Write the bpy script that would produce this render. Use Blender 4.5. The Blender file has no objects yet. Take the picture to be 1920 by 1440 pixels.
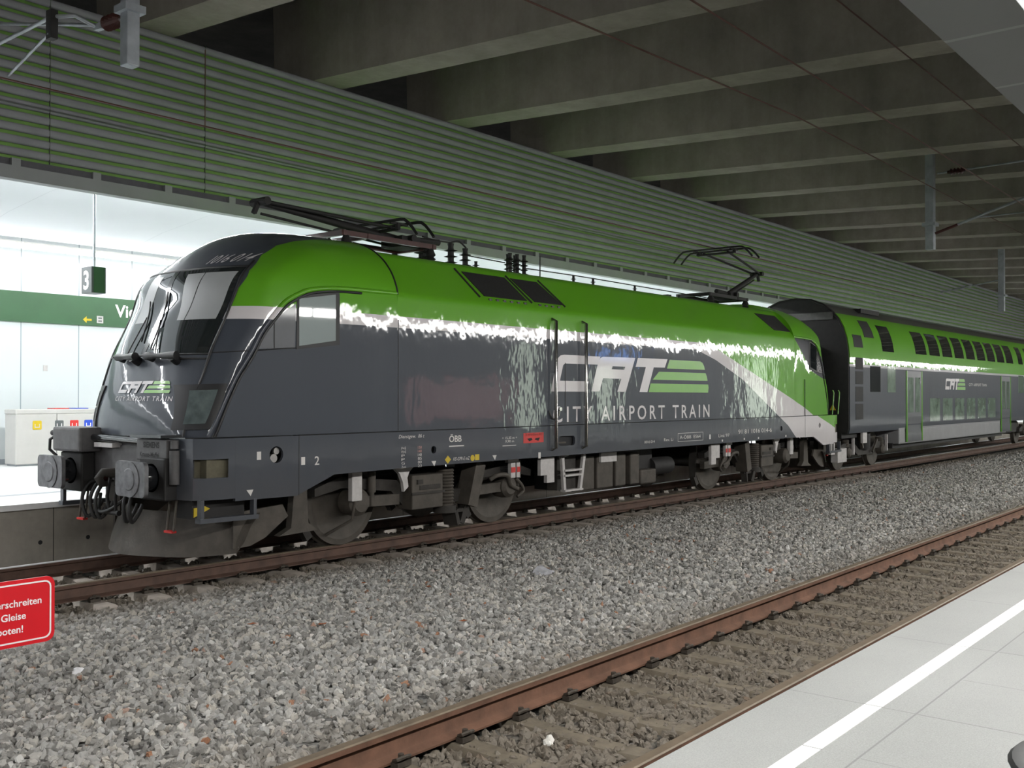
import bpy, bmesh, math, random
from mathutils import Vector, Matrix
random.seed(7)
S = bpy.context.scene
COL = S.collection
PI = math.pi

# ------------------------------------------------------------------ camera
# world: X runs along the tracks (away from the camera), Y across them, Z up, rail head = 0
FPX = 1890.0
YAW = math.radians(39.172)
PITCH = math.atan(22 / FPX)
cam_d = bpy.data.cameras.new('camera'); cam = bpy.data.objects.new('camera', cam_d); COL.objects.link(cam)
cam_d.sensor_fit = 'HORIZONTAL'; cam_d.sensor_width = 36.0
cam_d.lens = FPX / 1920 * 36.0
cam_d.clip_start = .05; cam_d.clip_end = 400
cam.location = (0, 0, 1.927)
look = Vector((math.cos(YAW) * math.cos(PITCH), math.sin(YAW) * math.cos(PITCH), math.sin(PITCH)))
cam.rotation_euler = look.to_track_quat('-Z', 'Y').to_euler()
S.camera = cam

# ------------------------------------------------------------------ world, exposure
w = bpy.data.worlds.new('world'); S.world = w; w.use_nodes = True
w.node_tree.nodes['Background'].inputs[0].default_value = (.75, .8, .85, 1)
w.node_tree.nodes['Background'].inputs[1].default_value = 0.10
S.view_settings.view_transform = 'Standard'; S.view_settings.look = 'None'
S.view_settings.exposure = 0.0; S.view_settings.gamma = 1.0
S.view_settings.use_curve_mapping = False
S.cycles.use_denoising = True
S.cycles.max_bounces = 7; S.cycles.diffuse_bounces = 4; S.cycles.glossy_bounces = 4
S.cycles.sample_clamp_indirect = 6.0
S.cycles.caustics_reflective = False; S.cycles.caustics_refractive = False
NEAR_LAMP = 60.0      # tubes hung under the near canopy
FAR_LAMP = 95.0       # tubes of the far platform
FAR_WASH = 17.0       # tubes washing the far wall

# ------------------------------------------------------------------ materials
def new_mat(name):
    m = bpy.data.materials.new(name); m.use_nodes = True
    nt = m.node_tree; b = nt.nodes['Principled BSDF']
    return m, nt, b
def rgb(c): return (c[0], c[1], c[2], 1)
def node(nt, t, **k):
    n = nt.nodes.new(t)
    for a, v in k.items(): setattr(n, a, v)
    return n
def math_n(nt, op, a, b=None):
    n = nt.nodes.new('ShaderNodeMath'); n.operation = op
    for i, x in enumerate((a, b)):
        if x is None: continue
        if isinstance(x, (int, float)): n.inputs[i].default_value = x
        else: nt.links.new(x, n.inputs[i])
    return n.outputs[0]
def mix_n(nt, fac, a, b):
    n = nt.nodes.new('ShaderNodeMix'); n.data_type = 'RGBA'
    if isinstance(fac, (int, float)): n.inputs[0].default_value = fac
    else: nt.links.new(fac, n.inputs[0])
    for i, x in ((6, a), (7, b)):
        if isinstance(x, tuple): n.inputs[i].default_value = rgb(x)
        else: nt.links.new(x, n.inputs[i])
    return n.outputs[2]
def coords(nt):
    t = nt.nodes.new('ShaderNodeTexCoord'); return t.outputs['Object']
def noise(nt, scale, detail=4, rough=.55, vec=None):
    n = nt.nodes.new('ShaderNodeTexNoise'); n.inputs['Scale'].default_value = scale
    n.inputs['Detail'].default_value = detail; n.inputs['Roughness'].default_value = rough
    nt.links.new(vec if vec is not None else coords(nt), n.inputs['Vector'])
    return n.outputs['Fac']
def bump(nt, b, h, strength=.3, dist=.01):
    n = nt.nodes.new('ShaderNodeBump'); n.inputs['Strength'].default_value = strength; n.inputs['Distance'].default_value = dist
    nt.links.new(h, n.inputs['Height']); nt.links.new(n.outputs[0], b.inputs['Normal'])
def scaled(nt, s):
    m = nt.nodes.new('ShaderNodeMapping'); m.inputs['Scale'].default_value = s
    nt.links.new(coords(nt), m.inputs['Vector']); return m.outputs[0]
def ramp(nt, f, stops):
    r = nt.nodes.new('ShaderNodeValToRGB'); nt.links.new(f, r.inputs[0])
    e = r.color_ramp.elements
    while len(e) < len(stops): e.new(.5)
    for i, (p, c) in enumerate(stops): e[i].position = p; e[i].color = rgb(c)
    return r.outputs[0]

def plain(name, c, rough=.6, metal=0.0, var=.12, nscale=8.0, coat=0.0, bmp=0.0, spec=.5):
    m, nt, b = new_mat(name)
    f = noise(nt, nscale)
    c0 = tuple(max(0, x * (1 - var)) for x in c); c1 = tuple(min(1, x * (1 + var)) for x in c)
    col = ramp(nt, f, [(.3, c0), (.7, c1)])
    nt.links.new(col, b.inputs['Base Color'])
    b.inputs['Roughness'].default_value = rough; b.inputs['Metallic'].default_value = metal
    b.inputs['Specular IOR Level'].default_value = spec
    b.inputs['Coat Weight'].default_value = coat; b.inputs['Coat Roughness'].default_value = .06
    if bmp: bump(nt, b, noise(nt, nscale * 6), bmp, .01)
    return m
def emissive(name, c, s):
    m, nt, b = new_mat(name)
    b.inputs['Base Color'].default_value = (.8, .8, .8, 1)
    b.inputs['Emission Color'].default_value = rgb(c); b.inputs['Emission Strength'].default_value = s
    return m

GREEN = (.105, .335, .012)
GREY = (.052, .060, .075)
WHITE = (.62, .59, .60)

def curve_n(nt, val, lo, hi, pts, vmax):
    """piecewise linear function of val given by pts [(x, y)], 0 <= y <= vmax"""
    mr = nt.nodes.new('ShaderNodeMapRange'); nt.links.new(val, mr.inputs[0])
    mr.inputs[1].default_value = lo; mr.inputs[2].default_value = hi
    fc = nt.nodes.new('ShaderNodeFloatCurve'); nt.links.new(mr.outputs[0], fc.inputs['Value'])
    c = fc.mapping.curves[0]
    P = [((x - lo) / (hi - lo), y / vmax) for x, y in pts]
    while len(c.points) < len(P): c.points.new(.5, .5)
    for p, (x, y) in zip(c.points, P): p.location = (x, y); p.handle_type = 'VECTOR'
    fc.mapping.update()
    return math_n(nt, 'MULTIPLY', fc.outputs[0], vmax)

def paint_finish(nt, b, wav=.13):
    b.inputs['Roughness'].default_value = .5; b.inputs['Specular IOR Level'].default_value = .2
    b.inputs['Coat Weight'].default_value = .6; b.inputs['Coat Roughness'].default_value = .05
    n1 = noise(nt, 1.0, 3, .6, scaled(nt, (2.6, 2.6, 1.5)))
    n2 = noise(nt, 1.0, 2, .5, scaled(nt, (7, 7, 2.0)))
    h = math_n(nt, 'ADD', n1, math_n(nt, 'MULTIPLY', n2, .10))
    n = nt.nodes.new('ShaderNodeBump'); n.inputs['Strength'].default_value = wav; n.inputs['Distance'].default_value = .05
    nt.links.new(h, n.inputs['Height'])
    nt.links.new(n.outputs[0], b.inputs['Normal']); nt.links.new(n.outputs[0], b.inputs['Coat Normal'])

def livery_loco():
    m, nt, b = new_mat('locomotive_livery')
    s = nt.nodes.new('ShaderNodeSeparateXYZ'); nt.links.new(coords(nt), s.inputs[0]); x, y, z = s.outputs
    top = curve_n(nt, x, -3, 16, [(-3, 2.95), (8.60, 2.93), (14.66, 1.24), (15.3, 1.03), (16, .82)], 5)
    bot = curve_n(nt, x, -3, 16, [(-3, 2.80), (8.15, 2.79), (8.9, 2.62), (10.03, 2.26), (11.3, 1.69), (12.24, 1.27), (12.69, .97), (13.4, .3), (16, .1)], 5)
    fa = curve_n(nt, z, 2.5, 4.1, [(2.5, .9), (2.79, 1.04), (2.92, 1.12), (3.16, 1.22), (3.37, 1.36), (3.59, 1.62), (3.74, 1.89), (3.83, 2.18), (3.90, 2.55), (3.95, 3.05), (4.0, 3.33), (4.1, 3.4)], 5)
    front = math_n(nt, 'GREATER_THAN', math_n(nt, 'ADD', x, 3.0), fa)
    g = math_n(nt, 'MULTIPLY', math_n(nt, 'GREATER_THAN', z, top), front)
    st = math_n(nt, 'MULTIPLY', math_n(nt, 'GREATER_THAN', z, bot), front)
    # dark wedge around the rear cab window
    wd = curve_n(nt, z, 2.2, 3.3, [(2.2, 15.9), (2.34, 14.6), (2.44, 14.0), (2.5, 13.65), (2.7, 13.3), (2.9, 13.02), (3.2, 12.62), (3.3, 12.5)], 16)
    lowlim = math_n(nt, 'LESS_THAN', z, math_n(nt, 'SUBTRACT', 3.21, math_n(nt, 'MAXIMUM', 0.0, math_n(nt, 'MULTIPLY', .52, math_n(nt, 'SUBTRACT', x, 13.7)))))
    wedge = math_n(nt, 'MULTIPLY', math_n(nt, 'MULTIPLY', math_n(nt, 'GREATER_THAN', x, wd), lowlim), math_n(nt, 'GREATER_THAN', z, 2.2))
    c = mix_n(nt, st, GREY, WHITE)
    c = mix_n(nt, g, c, GREEN)
    c = mix_n(nt, wedge, c, (.03, .032, .04))
    # road dirt towards the sole bar
    d = noise(nt, 3.0, 5, .6)
    low = nt.nodes.new('ShaderNodeMapRange'); nt.links.new(z, low.inputs[0])
    low.inputs[1].default_value = 1.6; low.inputs[2].default_value = .8; low.inputs[3].default_value = 0; low.inputs[4].default_value = .35
    c = mix_n(nt, math_n(nt, 'MULTIPLY', d, low.outputs[0]), c, (.10, .085, .07))
    nt.links.new(c, b.inputs['Base Color'])
    paint_finish(nt, b)
    return m
def livery_coach():
    m, nt, b = new_mat('coach_livery')
    s = nt.nodes.new('ShaderNodeSeparateXYZ'); nt.links.new(coords(nt), s.inputs[0]); x, y, z = s.outputs
    c = mix_n(nt, math_n(nt, 'GREATER_THAN', z, 2.66), GREY, (.5, .49, .5))
    c = mix_n(nt, math_n(nt, 'GREATER_THAN', z, 2.73), c, GREEN)
    c = mix_n(nt, math_n(nt, 'GREATER_THAN', z, 4.02), c, (.06, .062, .058))
    low = math_n(nt, 'MULTIPLY', math_n(nt, 'LESS_THAN', z, 1.03), math_n(nt, 'MULTIPLY', math_n(nt, 'GREATER_THAN', x, 3.7), math_n(nt, 'LESS_THAN', x, 15.4)))
    c = mix_n(nt, low, c, (.33, .33, .34))
    nt.links.new(c, b.inputs['Base Color'])
    paint_finish(nt, b)
    return m
def concrete(name, c, tie=0, joint=0.0, jo=0.0, streak=.3):
    m, nt, b = new_mat(name)
    f = noise(nt, 1.3, 6, .62); f2 = noise(nt, 14, 4); st = noise(nt, 1.0, 4, .6, scaled(nt, (3.5, 3.5, .25)))
    h = math_n(nt, 'ADD', math_n(nt, 'MULTIPLY', f, .6), math_n(nt, 'ADD', math_n(nt, 'MULTIPLY', st, streak), math_n(nt, 'MULTIPLY', f2, .15)))
    col = ramp(nt, h, [(.3, tuple(x * .62 for x in c)), (.75, tuple(min(1, x * 1.25) for x in c))])
    if joint:
        s = nt.nodes.new('ShaderNodeSeparateXYZ'); nt.links.new(coords(nt), s.inputs[0])
        fr = math_n(nt, 'FRACT', math_n(nt, 'DIVIDE', math_n(nt, 'SUBTRACT', s.outputs[0], jo), joint))
        col = mix_n(nt, math_n(nt, 'LESS_THAN', fr, .012 / joint), col, (.06, .055, .05))
    nt.links.new(col, b.inputs['Base Color']); b.inputs['Roughness'].default_value = .85
    bump(nt, b, f2, .25, .01)
    return m
def paving():
    m, nt, b = new_mat('granite_paving')
    s = nt.nodes.new('ShaderNodeSeparateXYZ'); nt.links.new(coords(nt), s.inputs[0]); x, y, z = s.outputs
    sp = noise(nt, 160, 3, .7); big = noise(nt, 1.2, 3)
    c = ramp(nt, math_n(nt, 'ADD', math_n(nt, 'MULTIPLY', sp, .7), math_n(nt, 'MULTIPLY', big, .3)), [(.3, (.22, .224, .217)), (.7, (.36, .365, .355))])
    # whole slabs differ a little
    row = math_n(nt, 'FLOOR', math_n(nt, 'DIVIDE', math_n(nt, 'SUBTRACT', y, 1.385), .62)); colx = math_n(nt, 'FLOOR', math_n(nt, 'DIVIDE', math_n(nt, 'SUBTRACT', x, .395), .672))
    wn = nt.nodes.new('ShaderNodeTexWhiteNoise'); wn.noise_dimensions = '2D'
    cb = nt.nodes.new('ShaderNodeCombineXYZ'); nt.links.new(row, cb.inputs[0]); nt.links.new(colx, cb.inputs[1]); nt.links.new(cb.outputs[0], wn.inputs['Vector'])
    dark = math_n(nt, 'MULTIPLY', math_n(nt, 'GREATER_THAN', wn.outputs[0], .72), math_n(nt, 'LESS_THAN', y, 1.38))
    c = mix_n(nt, math_n(nt, 'MULTIPLY', dark, .35), c, (.26, .265, .26))
    jx = math_n(nt, 'LESS_THAN', math_n(nt, 'FRACT', math_n(nt, 'DIVIDE', math_n(nt, 'SUBTRACT', x, .395), 1.345)), .005)
    jx2 = math_n(nt, 'MULTIPLY', math_n(nt, 'LESS_THAN', math_n(nt, 'FRACT', math_n(nt, 'DIVIDE', math_n(nt, 'SUBTRACT', x, .395), .672)), .008), math_n(nt, 'LESS_THAN', y, 1.38))
    jy = math_n(nt, 'LESS_THAN', math_n(nt, 'FRACT', math_n(nt, 'DIVIDE', math_n(nt, 'SUBTRACT', y, 1.385), .62)), .014)
    jy = math_n(nt, 'MULTIPLY', jy, math_n(nt, 'LESS_THAN', y, 1.45))
    j = math_n(nt, 'MAXIMUM', math_n(nt, 'MAXIMUM', jx, jx2), jy)
    c = mix_n(nt, math_n(nt, 'MULTIPLY', j, .6), c, (.12, .12, .12))
    nt.links.new(c, b.inputs['Base Color']); b.inputs['Roughness'].default_value = .55
    return m
def panelled(name, c, axis, pitch, off, wid, jc, rough=.35):
    m, nt, b = new_mat(name)
    s = nt.nodes.new('ShaderNodeSeparateXYZ'); nt.links.new(coords(nt), s.inputs[0])
    fr = math_n(nt, 'FRACT', math_n(nt, 'DIVIDE', math_n(nt, 'SUBTRACT', s.outputs[axis], off), pitch))
    j = math_n(nt, 'LESS_THAN', fr, wid / pitch)
    f = noise(nt, .8, 2)
    col = ramp(nt, f, [(.3, tuple(x * .95 for x in c)), (.7, c)])
    nt.links.new(mix_n(nt, j, col, jc), b.inputs['Base Color']); b.inputs['Roughness'].default_value = rough
    return m
def gravel_mat():
    m, nt, b = new_mat('ballast_stone')
    a = nt.nodes.new('ShaderNodeAttribute'); a.attribute_type = 'INSTANCER'; a.attribute_name = 'tint'
    c = ramp(nt, a.outputs['Fac'], [(0, (.14, .135, .126)), (.3, (.31, .30, .28)), (.62, (.44, .435, .42)), (.90, (.51, .475, .42)), (.985, (.66, .65, .63)), (.9965, (.36, .16, .08))])
    g = nt.nodes.new('ShaderNodeNewGeometry'); s = nt.nodes.new('ShaderNodeSeparateXYZ'); nt.links.new(g.outputs['Position'], s.inputs[0])
    # brake dust: brown near the rails
    d = nt.nodes.new('ShaderNodeMapRange'); nt.links.new(math_n(nt, 'ABSOLUTE', math_n(nt, 'SUBTRACT', s.outputs[1], 7.05)), d.inputs[0])
    d.inputs[1].default_value = 1.75; d.inputs[2].default_value = 2.75; d.inputs[3].default_value = 0; d.inputs[4].default_value = .88
    f = noise(nt, 14, 3, .6, g.outputs['Position'])
    c = mix_n(nt, d.outputs[0], c, (.12, .092, .062))
    c = mix_n(nt, math_n(nt, 'MULTIPLY', f, .5), c, (.17, .165, .155))
    nt.links.new(c, b.inputs['Base Color']); b.inputs['Roughness'].default_value = .9; b.inputs['Specular IOR Level'].default_value = .25
    return m
def bed_mat():
    m, nt, b = new_mat('ballast_bed')
    v = nt.nodes.new('ShaderNodeTexVoronoi'); v.inputs['Scale'].default_value = 19; nt.links.new(coords(nt), v.inputs['Vector'])
    sp = nt.nodes.new('ShaderNodeSeparateColor'); nt.links.new(v.outputs['Color'], sp.inputs[0])
    c = ramp(nt, sp.outputs[0], [(0, (.06, .058, .056)), (.5, (.16, .157, .15)), (1, (.30, .295, .28))])  # bed darkened, so the shade between the stones is in its colour
    s = nt.nodes.new('ShaderNodeSeparateXYZ'); nt.links.new(coords(nt), s.inputs[0])
    d = nt.nodes.new('ShaderNodeMapRange'); nt.links.new(math_n(nt, 'ABSOLUTE', math_n(nt, 'SUBTRACT', s.outputs[1], 7.05)), d.inputs[0])
    d.inputs[1].default_value = 1.9; d.inputs[2].default_value = 3.0; d.inputs[3].default_value = 0; d.inputs[4].default_value = .75
    c = mix_n(nt, d.outputs[0], c, (.07, .058, .043))
    nt.links.new(c, b.inputs['Base Color']); b.inputs['Roughness'].default_value = .95
    inv = math_n(nt, 'SUBTRACT', 1.0, v.outputs['Distance']); bump(nt, b, inv, .9, .05)
    return m

M = {}
M['loco'] = livery_loco(); M['coach'] = livery_coach()
M['grey'] = plain('loco_grey_paint', (.058, .063, .074), .4, 0, .1, 3, .25)
M['grey2'] = plain('weathered_grey_paint', (.085, .082, .084), .6, 0, .2, 9)
M['white_paint'] = plain('pale_grey_paint', (.46, .44, .43), .5, 0, .12, 12)
M['black'] = plain('black_rubber', (.010, .010, .011), .5, 0, .1, 10)
M['blackgloss'] = plain('black_gloss', (.014, .015, .017), .12, 0, .1, 10, .5)
M['under'] = plain('brake_dust_brown', (.034, .030, .026), .75, .1, .3, 7, 0, .2)
M['under2'] = plain('dusty_brown_steel', (.066, .057, .047), .7, .1, .25, 6, 0, .2)
M['dark'] = plain('grimy_black_steel', (.014, .013, .013), .7, .1, .25, 8)
M['steel'] = plain('bare_steel', (.35, .34, .33), .35, .9, .15, 9)
M['chrome'] = plain('polished_steel', (.45, .44, .42), .22, 1.0, .1, 9)
M['buffer'] = plain('greased_buffer_steel', (.14, .14, .145), .55, .5, .3, 12)
M['green'] = plain('green_paint', GREEN, .35, 0, .05, 5, .4)
M['logo_white'] = plain('white_lettering', (.60, .57, .58), .35, 0, .03, 5, .4)
M['logo_green'] = plain('green_bar_film', (.115, .36, .012), .35, 0, .04, 5, .4)
M['mark'] = plain('white_stencil', (.58, .56, .54), .5, 0, .05, 5)
M['red'] = plain('red_sticker', (.50, .022, .018), .5, 0, .08, 9)
M['yellow'] = plain('yellow_sticker', (.52, .38, .01), .5, 0, .05, 9)
M['pink'] = plain('pale_red_stencil', (.5, .25, .22), .5, 0, .05, 9)
M['redbrown'] = plain('red_insulator', (.05, .011, .009), .4, 0, .2, 8)
M['grille'] = plain('black_grille', (.018, .018, .018), .7, .2, .2, 30)
def glass(name, tint, rough=.03):
    m, nt, b = new_mat(name)
    b.inputs['Base Color'].default_value = rgb(tint); b.inputs['Roughness'].default_value = rough
    b.inputs['Specular IOR Level'].default_value = .8; b.inputs['Coat Weight'].default_value = 1; b.inputs['Coat Roughness'].default_value = .02
    f = noise(nt, .6, 2); nt.links.new(ramp(nt, f, [(.3, tuple(x * .9 for x in tint)), (.7, tint)]), b.inputs['Base Color'])
    return m
M['dark_glass'] = glass('tinted_glass', (.014, .018, .019))
M['win_glass'] = glass('cab_window_glass', (.32, .37, .365))  # pale tint stands in for the bright platform seen through the cab
M['coach_glass'] = glass('coach_window_glass', (.022, .026, .026))
M['lit_glass'] = plain('lit_saloon_glass', (.24, .31, .25), .08, 0, .3, 3, 1.0)  # light of the saloon behind is put into the pale glass colour
M['lamp_glass'] = plain('headlight_glass', (.10, .125, .125), .08, 0, .25, 9, 1.0)
M['blind'] = plain('pale_sun_blind', (.30, .31, .31), .45, 0, .06, 3, .8)
M['rail'] = plain('rusty_rail', (.125, .062, .038), .75, .1, .3, 6, 0, .15)
M['rail2'] = plain('dark_brown_rail', (.082, .046, .033), .75, .1, .3, 6, 0, .15)
M['railhead'] = plain('worn_rail_head', (.15, .115, .08), .6, .2, .2, 7)
M['railshine'] = plain('polished_rail_head', (.52, .52, .52), .35, .25, .15, 7)
M['sleeper'] = plain('old_concrete_sleeper', (.135, .112, .082), .9, 0, .28, 7, 0, .3)
M['sleeper2'] = plain('pale_concrete_sleeper', (.31, .272, .235), .9, 0, .22, 7, 0, .3)
M['clip'] = plain('rail_clip_iron', (.055, .045, .035), .7, .3, .3, 20)
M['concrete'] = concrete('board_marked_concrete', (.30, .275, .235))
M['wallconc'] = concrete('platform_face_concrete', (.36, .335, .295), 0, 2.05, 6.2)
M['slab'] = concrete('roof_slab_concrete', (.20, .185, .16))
M['paving'] = paving()
M['line'] = plain('white_safety_line', (.86, .86, .86), .5, 0, .03, 12)
M['farfloor'] = plain('pale_far_paving', (.62, .62, .61), .4, 0, .05, 2)
M['wallwhite'] = panelled('white_glass_panel', (.60, .64, .645), 0, 1.178, 9.247, .022, (.28, .33, .35), .25)
M['bandgreen'] = plain('dark_green_sign_band', (.028, .085, .034), .45, 0, .08, 2)
M['vault'] = panelled('white_ceiling_panel', (.66, .69, .73), 0, 3.0, 8.1, .012, (.5, .53, .57), .28)
M['canopy'] = panelled('grey_canopy_panel', (.20, .21, .21), 0, 1.25, 6.74, .045, (.30, .31, .31), .5)
M['slat'] = plain('grey_louvre_metal', (.265, .27, .29), .75, 0.0, .08, 3, 0, 0, .2)
M['slatback'] = plain('green_reflection_backing', (.15, .30, .06), .6, .1, .15, 2)  # added sheet; its green stands in for green reflected in the slats
M['fascia'] = plain('pale_grey_fascia', (.24, .25, .255), .5, 0, .05, 3)
M['gap2'] = plain('dim_grey_recess', (.09, .09, .10), .8)
M['joint'] = plain('panel_joint_grey', (.07, .085, .06), .8)
M['wallnear'] = plain('grey_near_wall', (.16, .165, .17), .5, 0, .1, 1)
M['gap'] = plain('dark_gap', (.02, .02, .022), .8)
M['galv'] = plain('galvanised_steel', (.38, .41, .44), .5, .55, .15, 6)
M['wire'] = plain('red_brown_wire', (.10, .048, .036), .6, .4, .15, 6)
M['signred'] = plain('red_enamel', (.60, .014, .022), .3, 0, .04, 4, .3)
M['signwhite'] = plain('white_enamel', (.80, .76, .76), .4, 0, .02, 4)
M['signgrey'] = plain('dark_grey_sign', (.10, .11, .11), .4)
M['bin'] = plain('white_bin_enamel', (.48, .47, .445), .4, 0, .04, 4)
M['blue'] = plain('blue_sticker', (.02, .06, .42), .45, 0, .05, 8)
M['paper'] = plain('white_paper', (.82, .82, .84), .7, 0, .05, 10)
M['film'] = plain('clear_plastic_film', (.45, .45, .48), .2, 0, .2, 14, .8)
M['whitestone'] = plain('white_stone', (.66, .64, .60), .8, 0, .1, 12)
M['hose'] = plain('black_hose', (.02, .02, .02), .55)
M['gravel'] = gravel_mat(); M['bed'] = bed_mat()
M['tube_near'] = emissive('lit_tube_near', (1, .985, .95), NEAR_LAMP)
M['tube_far'] = emissive('lit_tube_far', (.97, .985, 1), FAR_LAMP)
M['tube_wash'] = emissive('lit_tube_wall', (.97, .985, 1), FAR_WASH)
M['ad'] = emissive('backlit_poster', (.78, .92, .74), 6.5)
M['adred'] = emissive('backlit_red_poster', (.8, .04, .05), .9)
M['screen'] = emissive('blue_monitor', (.12, .35, 1.0), 6.0)

# ------------------------------------------------------------------ mesh helpers
class MB:
    def __init__(s): s.v = []; s.f = []
    def add(s, vs, fs):
        o = len(s.v); s.v += [tuple(p) for p in vs]; s.f += [[i + o for i in f] for f in fs]; return s
    def box(s, x0, x1, y0, y1, z0, z1):
        return s.add([(x0, y0, z0), (x1, y0, z0), (x1, y1, z0), (x0, y1, z0), (x0, y0, z1), (x1, y0, z1), (x1, y1, z1), (x0, y1, z1)],
                     [[0, 3, 2, 1], [4, 5, 6, 7], [0, 1, 5, 4], [1, 2, 6, 5], [2, 3, 7, 6], [3, 0, 4, 7]])
    def bar(s, p0, p1, w, h):
        p0 = Vector(p0); p1 = Vector(p1); d = (p1 - p0).normalized()
        up = Vector((0, 0, 1)) if abs(d.z) < .95 else Vector((1, 0, 0))
        a = d.cross(up).normalized() * w / 2; b = a.cross(d).normalized() * h / 2
        vs = [p + i * a + j * b for p in (p0, p1) for i, j in ((-1, -1), (1, -1), (1, 1), (-1, 1))]
        return s.add(vs, [[0, 1, 2, 3], [7, 6, 5, 4], [0, 4, 5, 1], [1, 5, 6, 2], [2, 6, 7, 3], [3, 7, 4, 0]])
    def tube(s, pts, r, n=8, rs=None):
        pts = [Vector(p) for p in pts]; rings = []; a = None
        for i, p in enumerate(pts):
            d = (pts[min(i + 1, len(pts) - 1)] - pts[max(i - 1, 0)]).normalized()
            if a is None: a = d.orthogonal().normalized()
            else: a = (a - d * a.dot(d)).normalized()
            b = d.cross(a); rr = rs[i] if rs else r
            rings.append([p + rr * (math.cos(t) * a + math.sin(t) * b) for t in [2 * PI * k / n for k in range(n)]])
        o = [v for ring in rings for v in ring]; f = []
        for i in range(len(pts) - 1):
            for k in range(n): f.append([i * n + k, i * n + (k + 1) % n, (i + 1) * n + (k + 1) % n, (i + 1) * n + k])
        f.append(list(range(n))[::-1]); f.append([(len(pts) - 1) * n + k for k in range(n)])
        return s.add(o, f)
    def cyl(s, p0, p1, r0, r1=None, n=16): return s.tube([p0, p1], r0, n, [r0, r0 if r1 is None else r1])
    def lathe(s, prof, origin, axis, n=20):
        """prof: [(t along axis, radius)]"""
        o = Vector(origin); ax = Vector(axis).normalized()
        return s.tube_prof([o + ax * t for t, r in prof], [r for t, r in prof], ax, n)
    def tube_prof(s, pts, rs, ax, n):
        a = ax.orthogonal().normalized(); b = ax.cross(a); o = []; f = []
        for p, r in zip(pts, rs): o += [p + max(r, 1e-4) * (math.cos(t) * a + math.sin(t) * b) for t in [2 * PI * k / n for k in range(n)]]
        for i in range(len(pts) - 1):
            for k in range(n): f.append([i * n + k, i * n + (k + 1) % n, (i + 1) * n + (k + 1) % n, (i + 1) * n + k])
        f.append(list(range(n))[::-1]); f.append([(len(pts) - 1) * n + k for k in range(n)])
        return s.add(o, f)
    def prism(s, poly, axis, c0, c1):
        """poly in the two other axes, extruded along axis"""
        def P(a, b, c): return {'x': (c, a, b), 'y': (a, c, b), 'z': (a, b, c)}[axis]
        n = len(poly); vs = [P(a, b, c0) for a, b in poly] + [P(a, b, c1) for a, b in poly]
        f = [list(range(n)), list(range(2 * n - 1, n - 1, -1))] + [[i, i + n, (i + 1) % n + n, (i + 1) % n] for i in range(n)]
        return s.add(vs, f)
    def grid(s, rows, close=False):
        n = len(rows[0]); vs = [p for r in rows for p in r]; f = []
        for i in range(len(rows) - 1):
            for k in range(n if close else n - 1):
                k2 = (k + 1) % n; f.append([i * n + k, i * n + k2, (i + 1) * n + k2, (i + 1) * n + k])
        return s.add(vs, f)
    def mesh(s, name, mat, smooth=None, recalc=True):
        me = bpy.data.meshes.new(name); me.from_pydata(s.v, [], s.f)
        if recalc:
            bm = bmesh.new(); bm.from_mesh(me)
            bmesh.ops.recalc_face_normals(bm, faces=bm.faces); bm.to_mesh(me); bm.free()
        me.materials.append(mat)
        if smooth:
            for p in me.polygons: p.use_smooth = True
            me.set_sharp_from_angle(angle=math.radians(smooth))
        me.update(); return me
    def build(s, name, mat, parent=None, smooth=None, bevel=0, loc=None, recalc=True):
        return link(name, s.mesh(name, mat, smooth, recalc), parent, bevel, loc)
def link(name, me, parent=None, bevel=0, loc=None):
    o = bpy.data.objects.new(name, me); COL.objects.link(o)
    if parent is not None: o.parent = parent
    if loc: o.location = loc
    if bevel:
        b = o.modifiers.new('bevel', 'BEVEL'); b.width = bevel; b.segments = 2; b.limit_method = 'ANGLE'
    return o
def tag(o, label, cat, group=None, kind=None):
    if label: o['label'] = label
    if cat: o['category'] = cat
    if group: o['group'] = group
    if kind: o['kind'] = kind
    return o
def thing(name, label, cat, loc=(0, 0, 0), group=None):
    o = bpy.data.objects.new(name, None); COL.objects.link(o); o.location = loc; o.empty_display_size = .3
    return tag(o, label, cat, group)
def structure(o, label=None):
    o['kind'] = 'structure'
    if label: o['label'] = label
    return o
def dup(root, loc, label=None, group=None):
    def cp(o, p):
        c = o.copy(); COL.objects.link(c)
        if p is not None: c.parent = p
        for ch in list(o.children): cp(ch, c)
        return c
    r = cp(root, None); r.location = loc
    if label: r['label'] = label
    if group: r['group'] = group
    return r
def text_mesh(name, s, size, mat, mapfn, shear=0, bold=0, sp=1.0, align='LEFT'):
    cu = bpy.data.curves.new(name, 'FONT'); cu.body = s; cu.size = size; cu.shear = shear; cu.offset = bold
    cu.space_character = sp; cu.align_x = align; cu.fill_mode = 'FRONT'; cu.resolution_u = 3
    o = bpy.data.objects.new(name, cu); me = bpy.data.meshes.new_from_object(o)
    bpy.data.objects.remove(o); bpy.data.curves.remove(cu)
    for v in me.vertices: v.co = mapfn(v.co.x, v.co.y)
    me.materials.clear(); me.materials.append(mat); me.name = name; return me
def text_w(s, size, shear=0, bold=0, sp=1.0):
    cu = bpy.data.curves.new('t', 'FONT'); cu.body = s; cu.size = size; cu.shear = shear; cu.offset = bold; cu.space_character = sp
    o = bpy.data.objects.new('t', cu); me = bpy.data.meshes.new_from_object(o)
    xs = [v.co.x for v in me.vertices]; bpy.data.objects.remove(o); bpy.data.curves.remove(cu); bpy.data.meshes.remove(me)
    return min(xs), max(xs)
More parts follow.
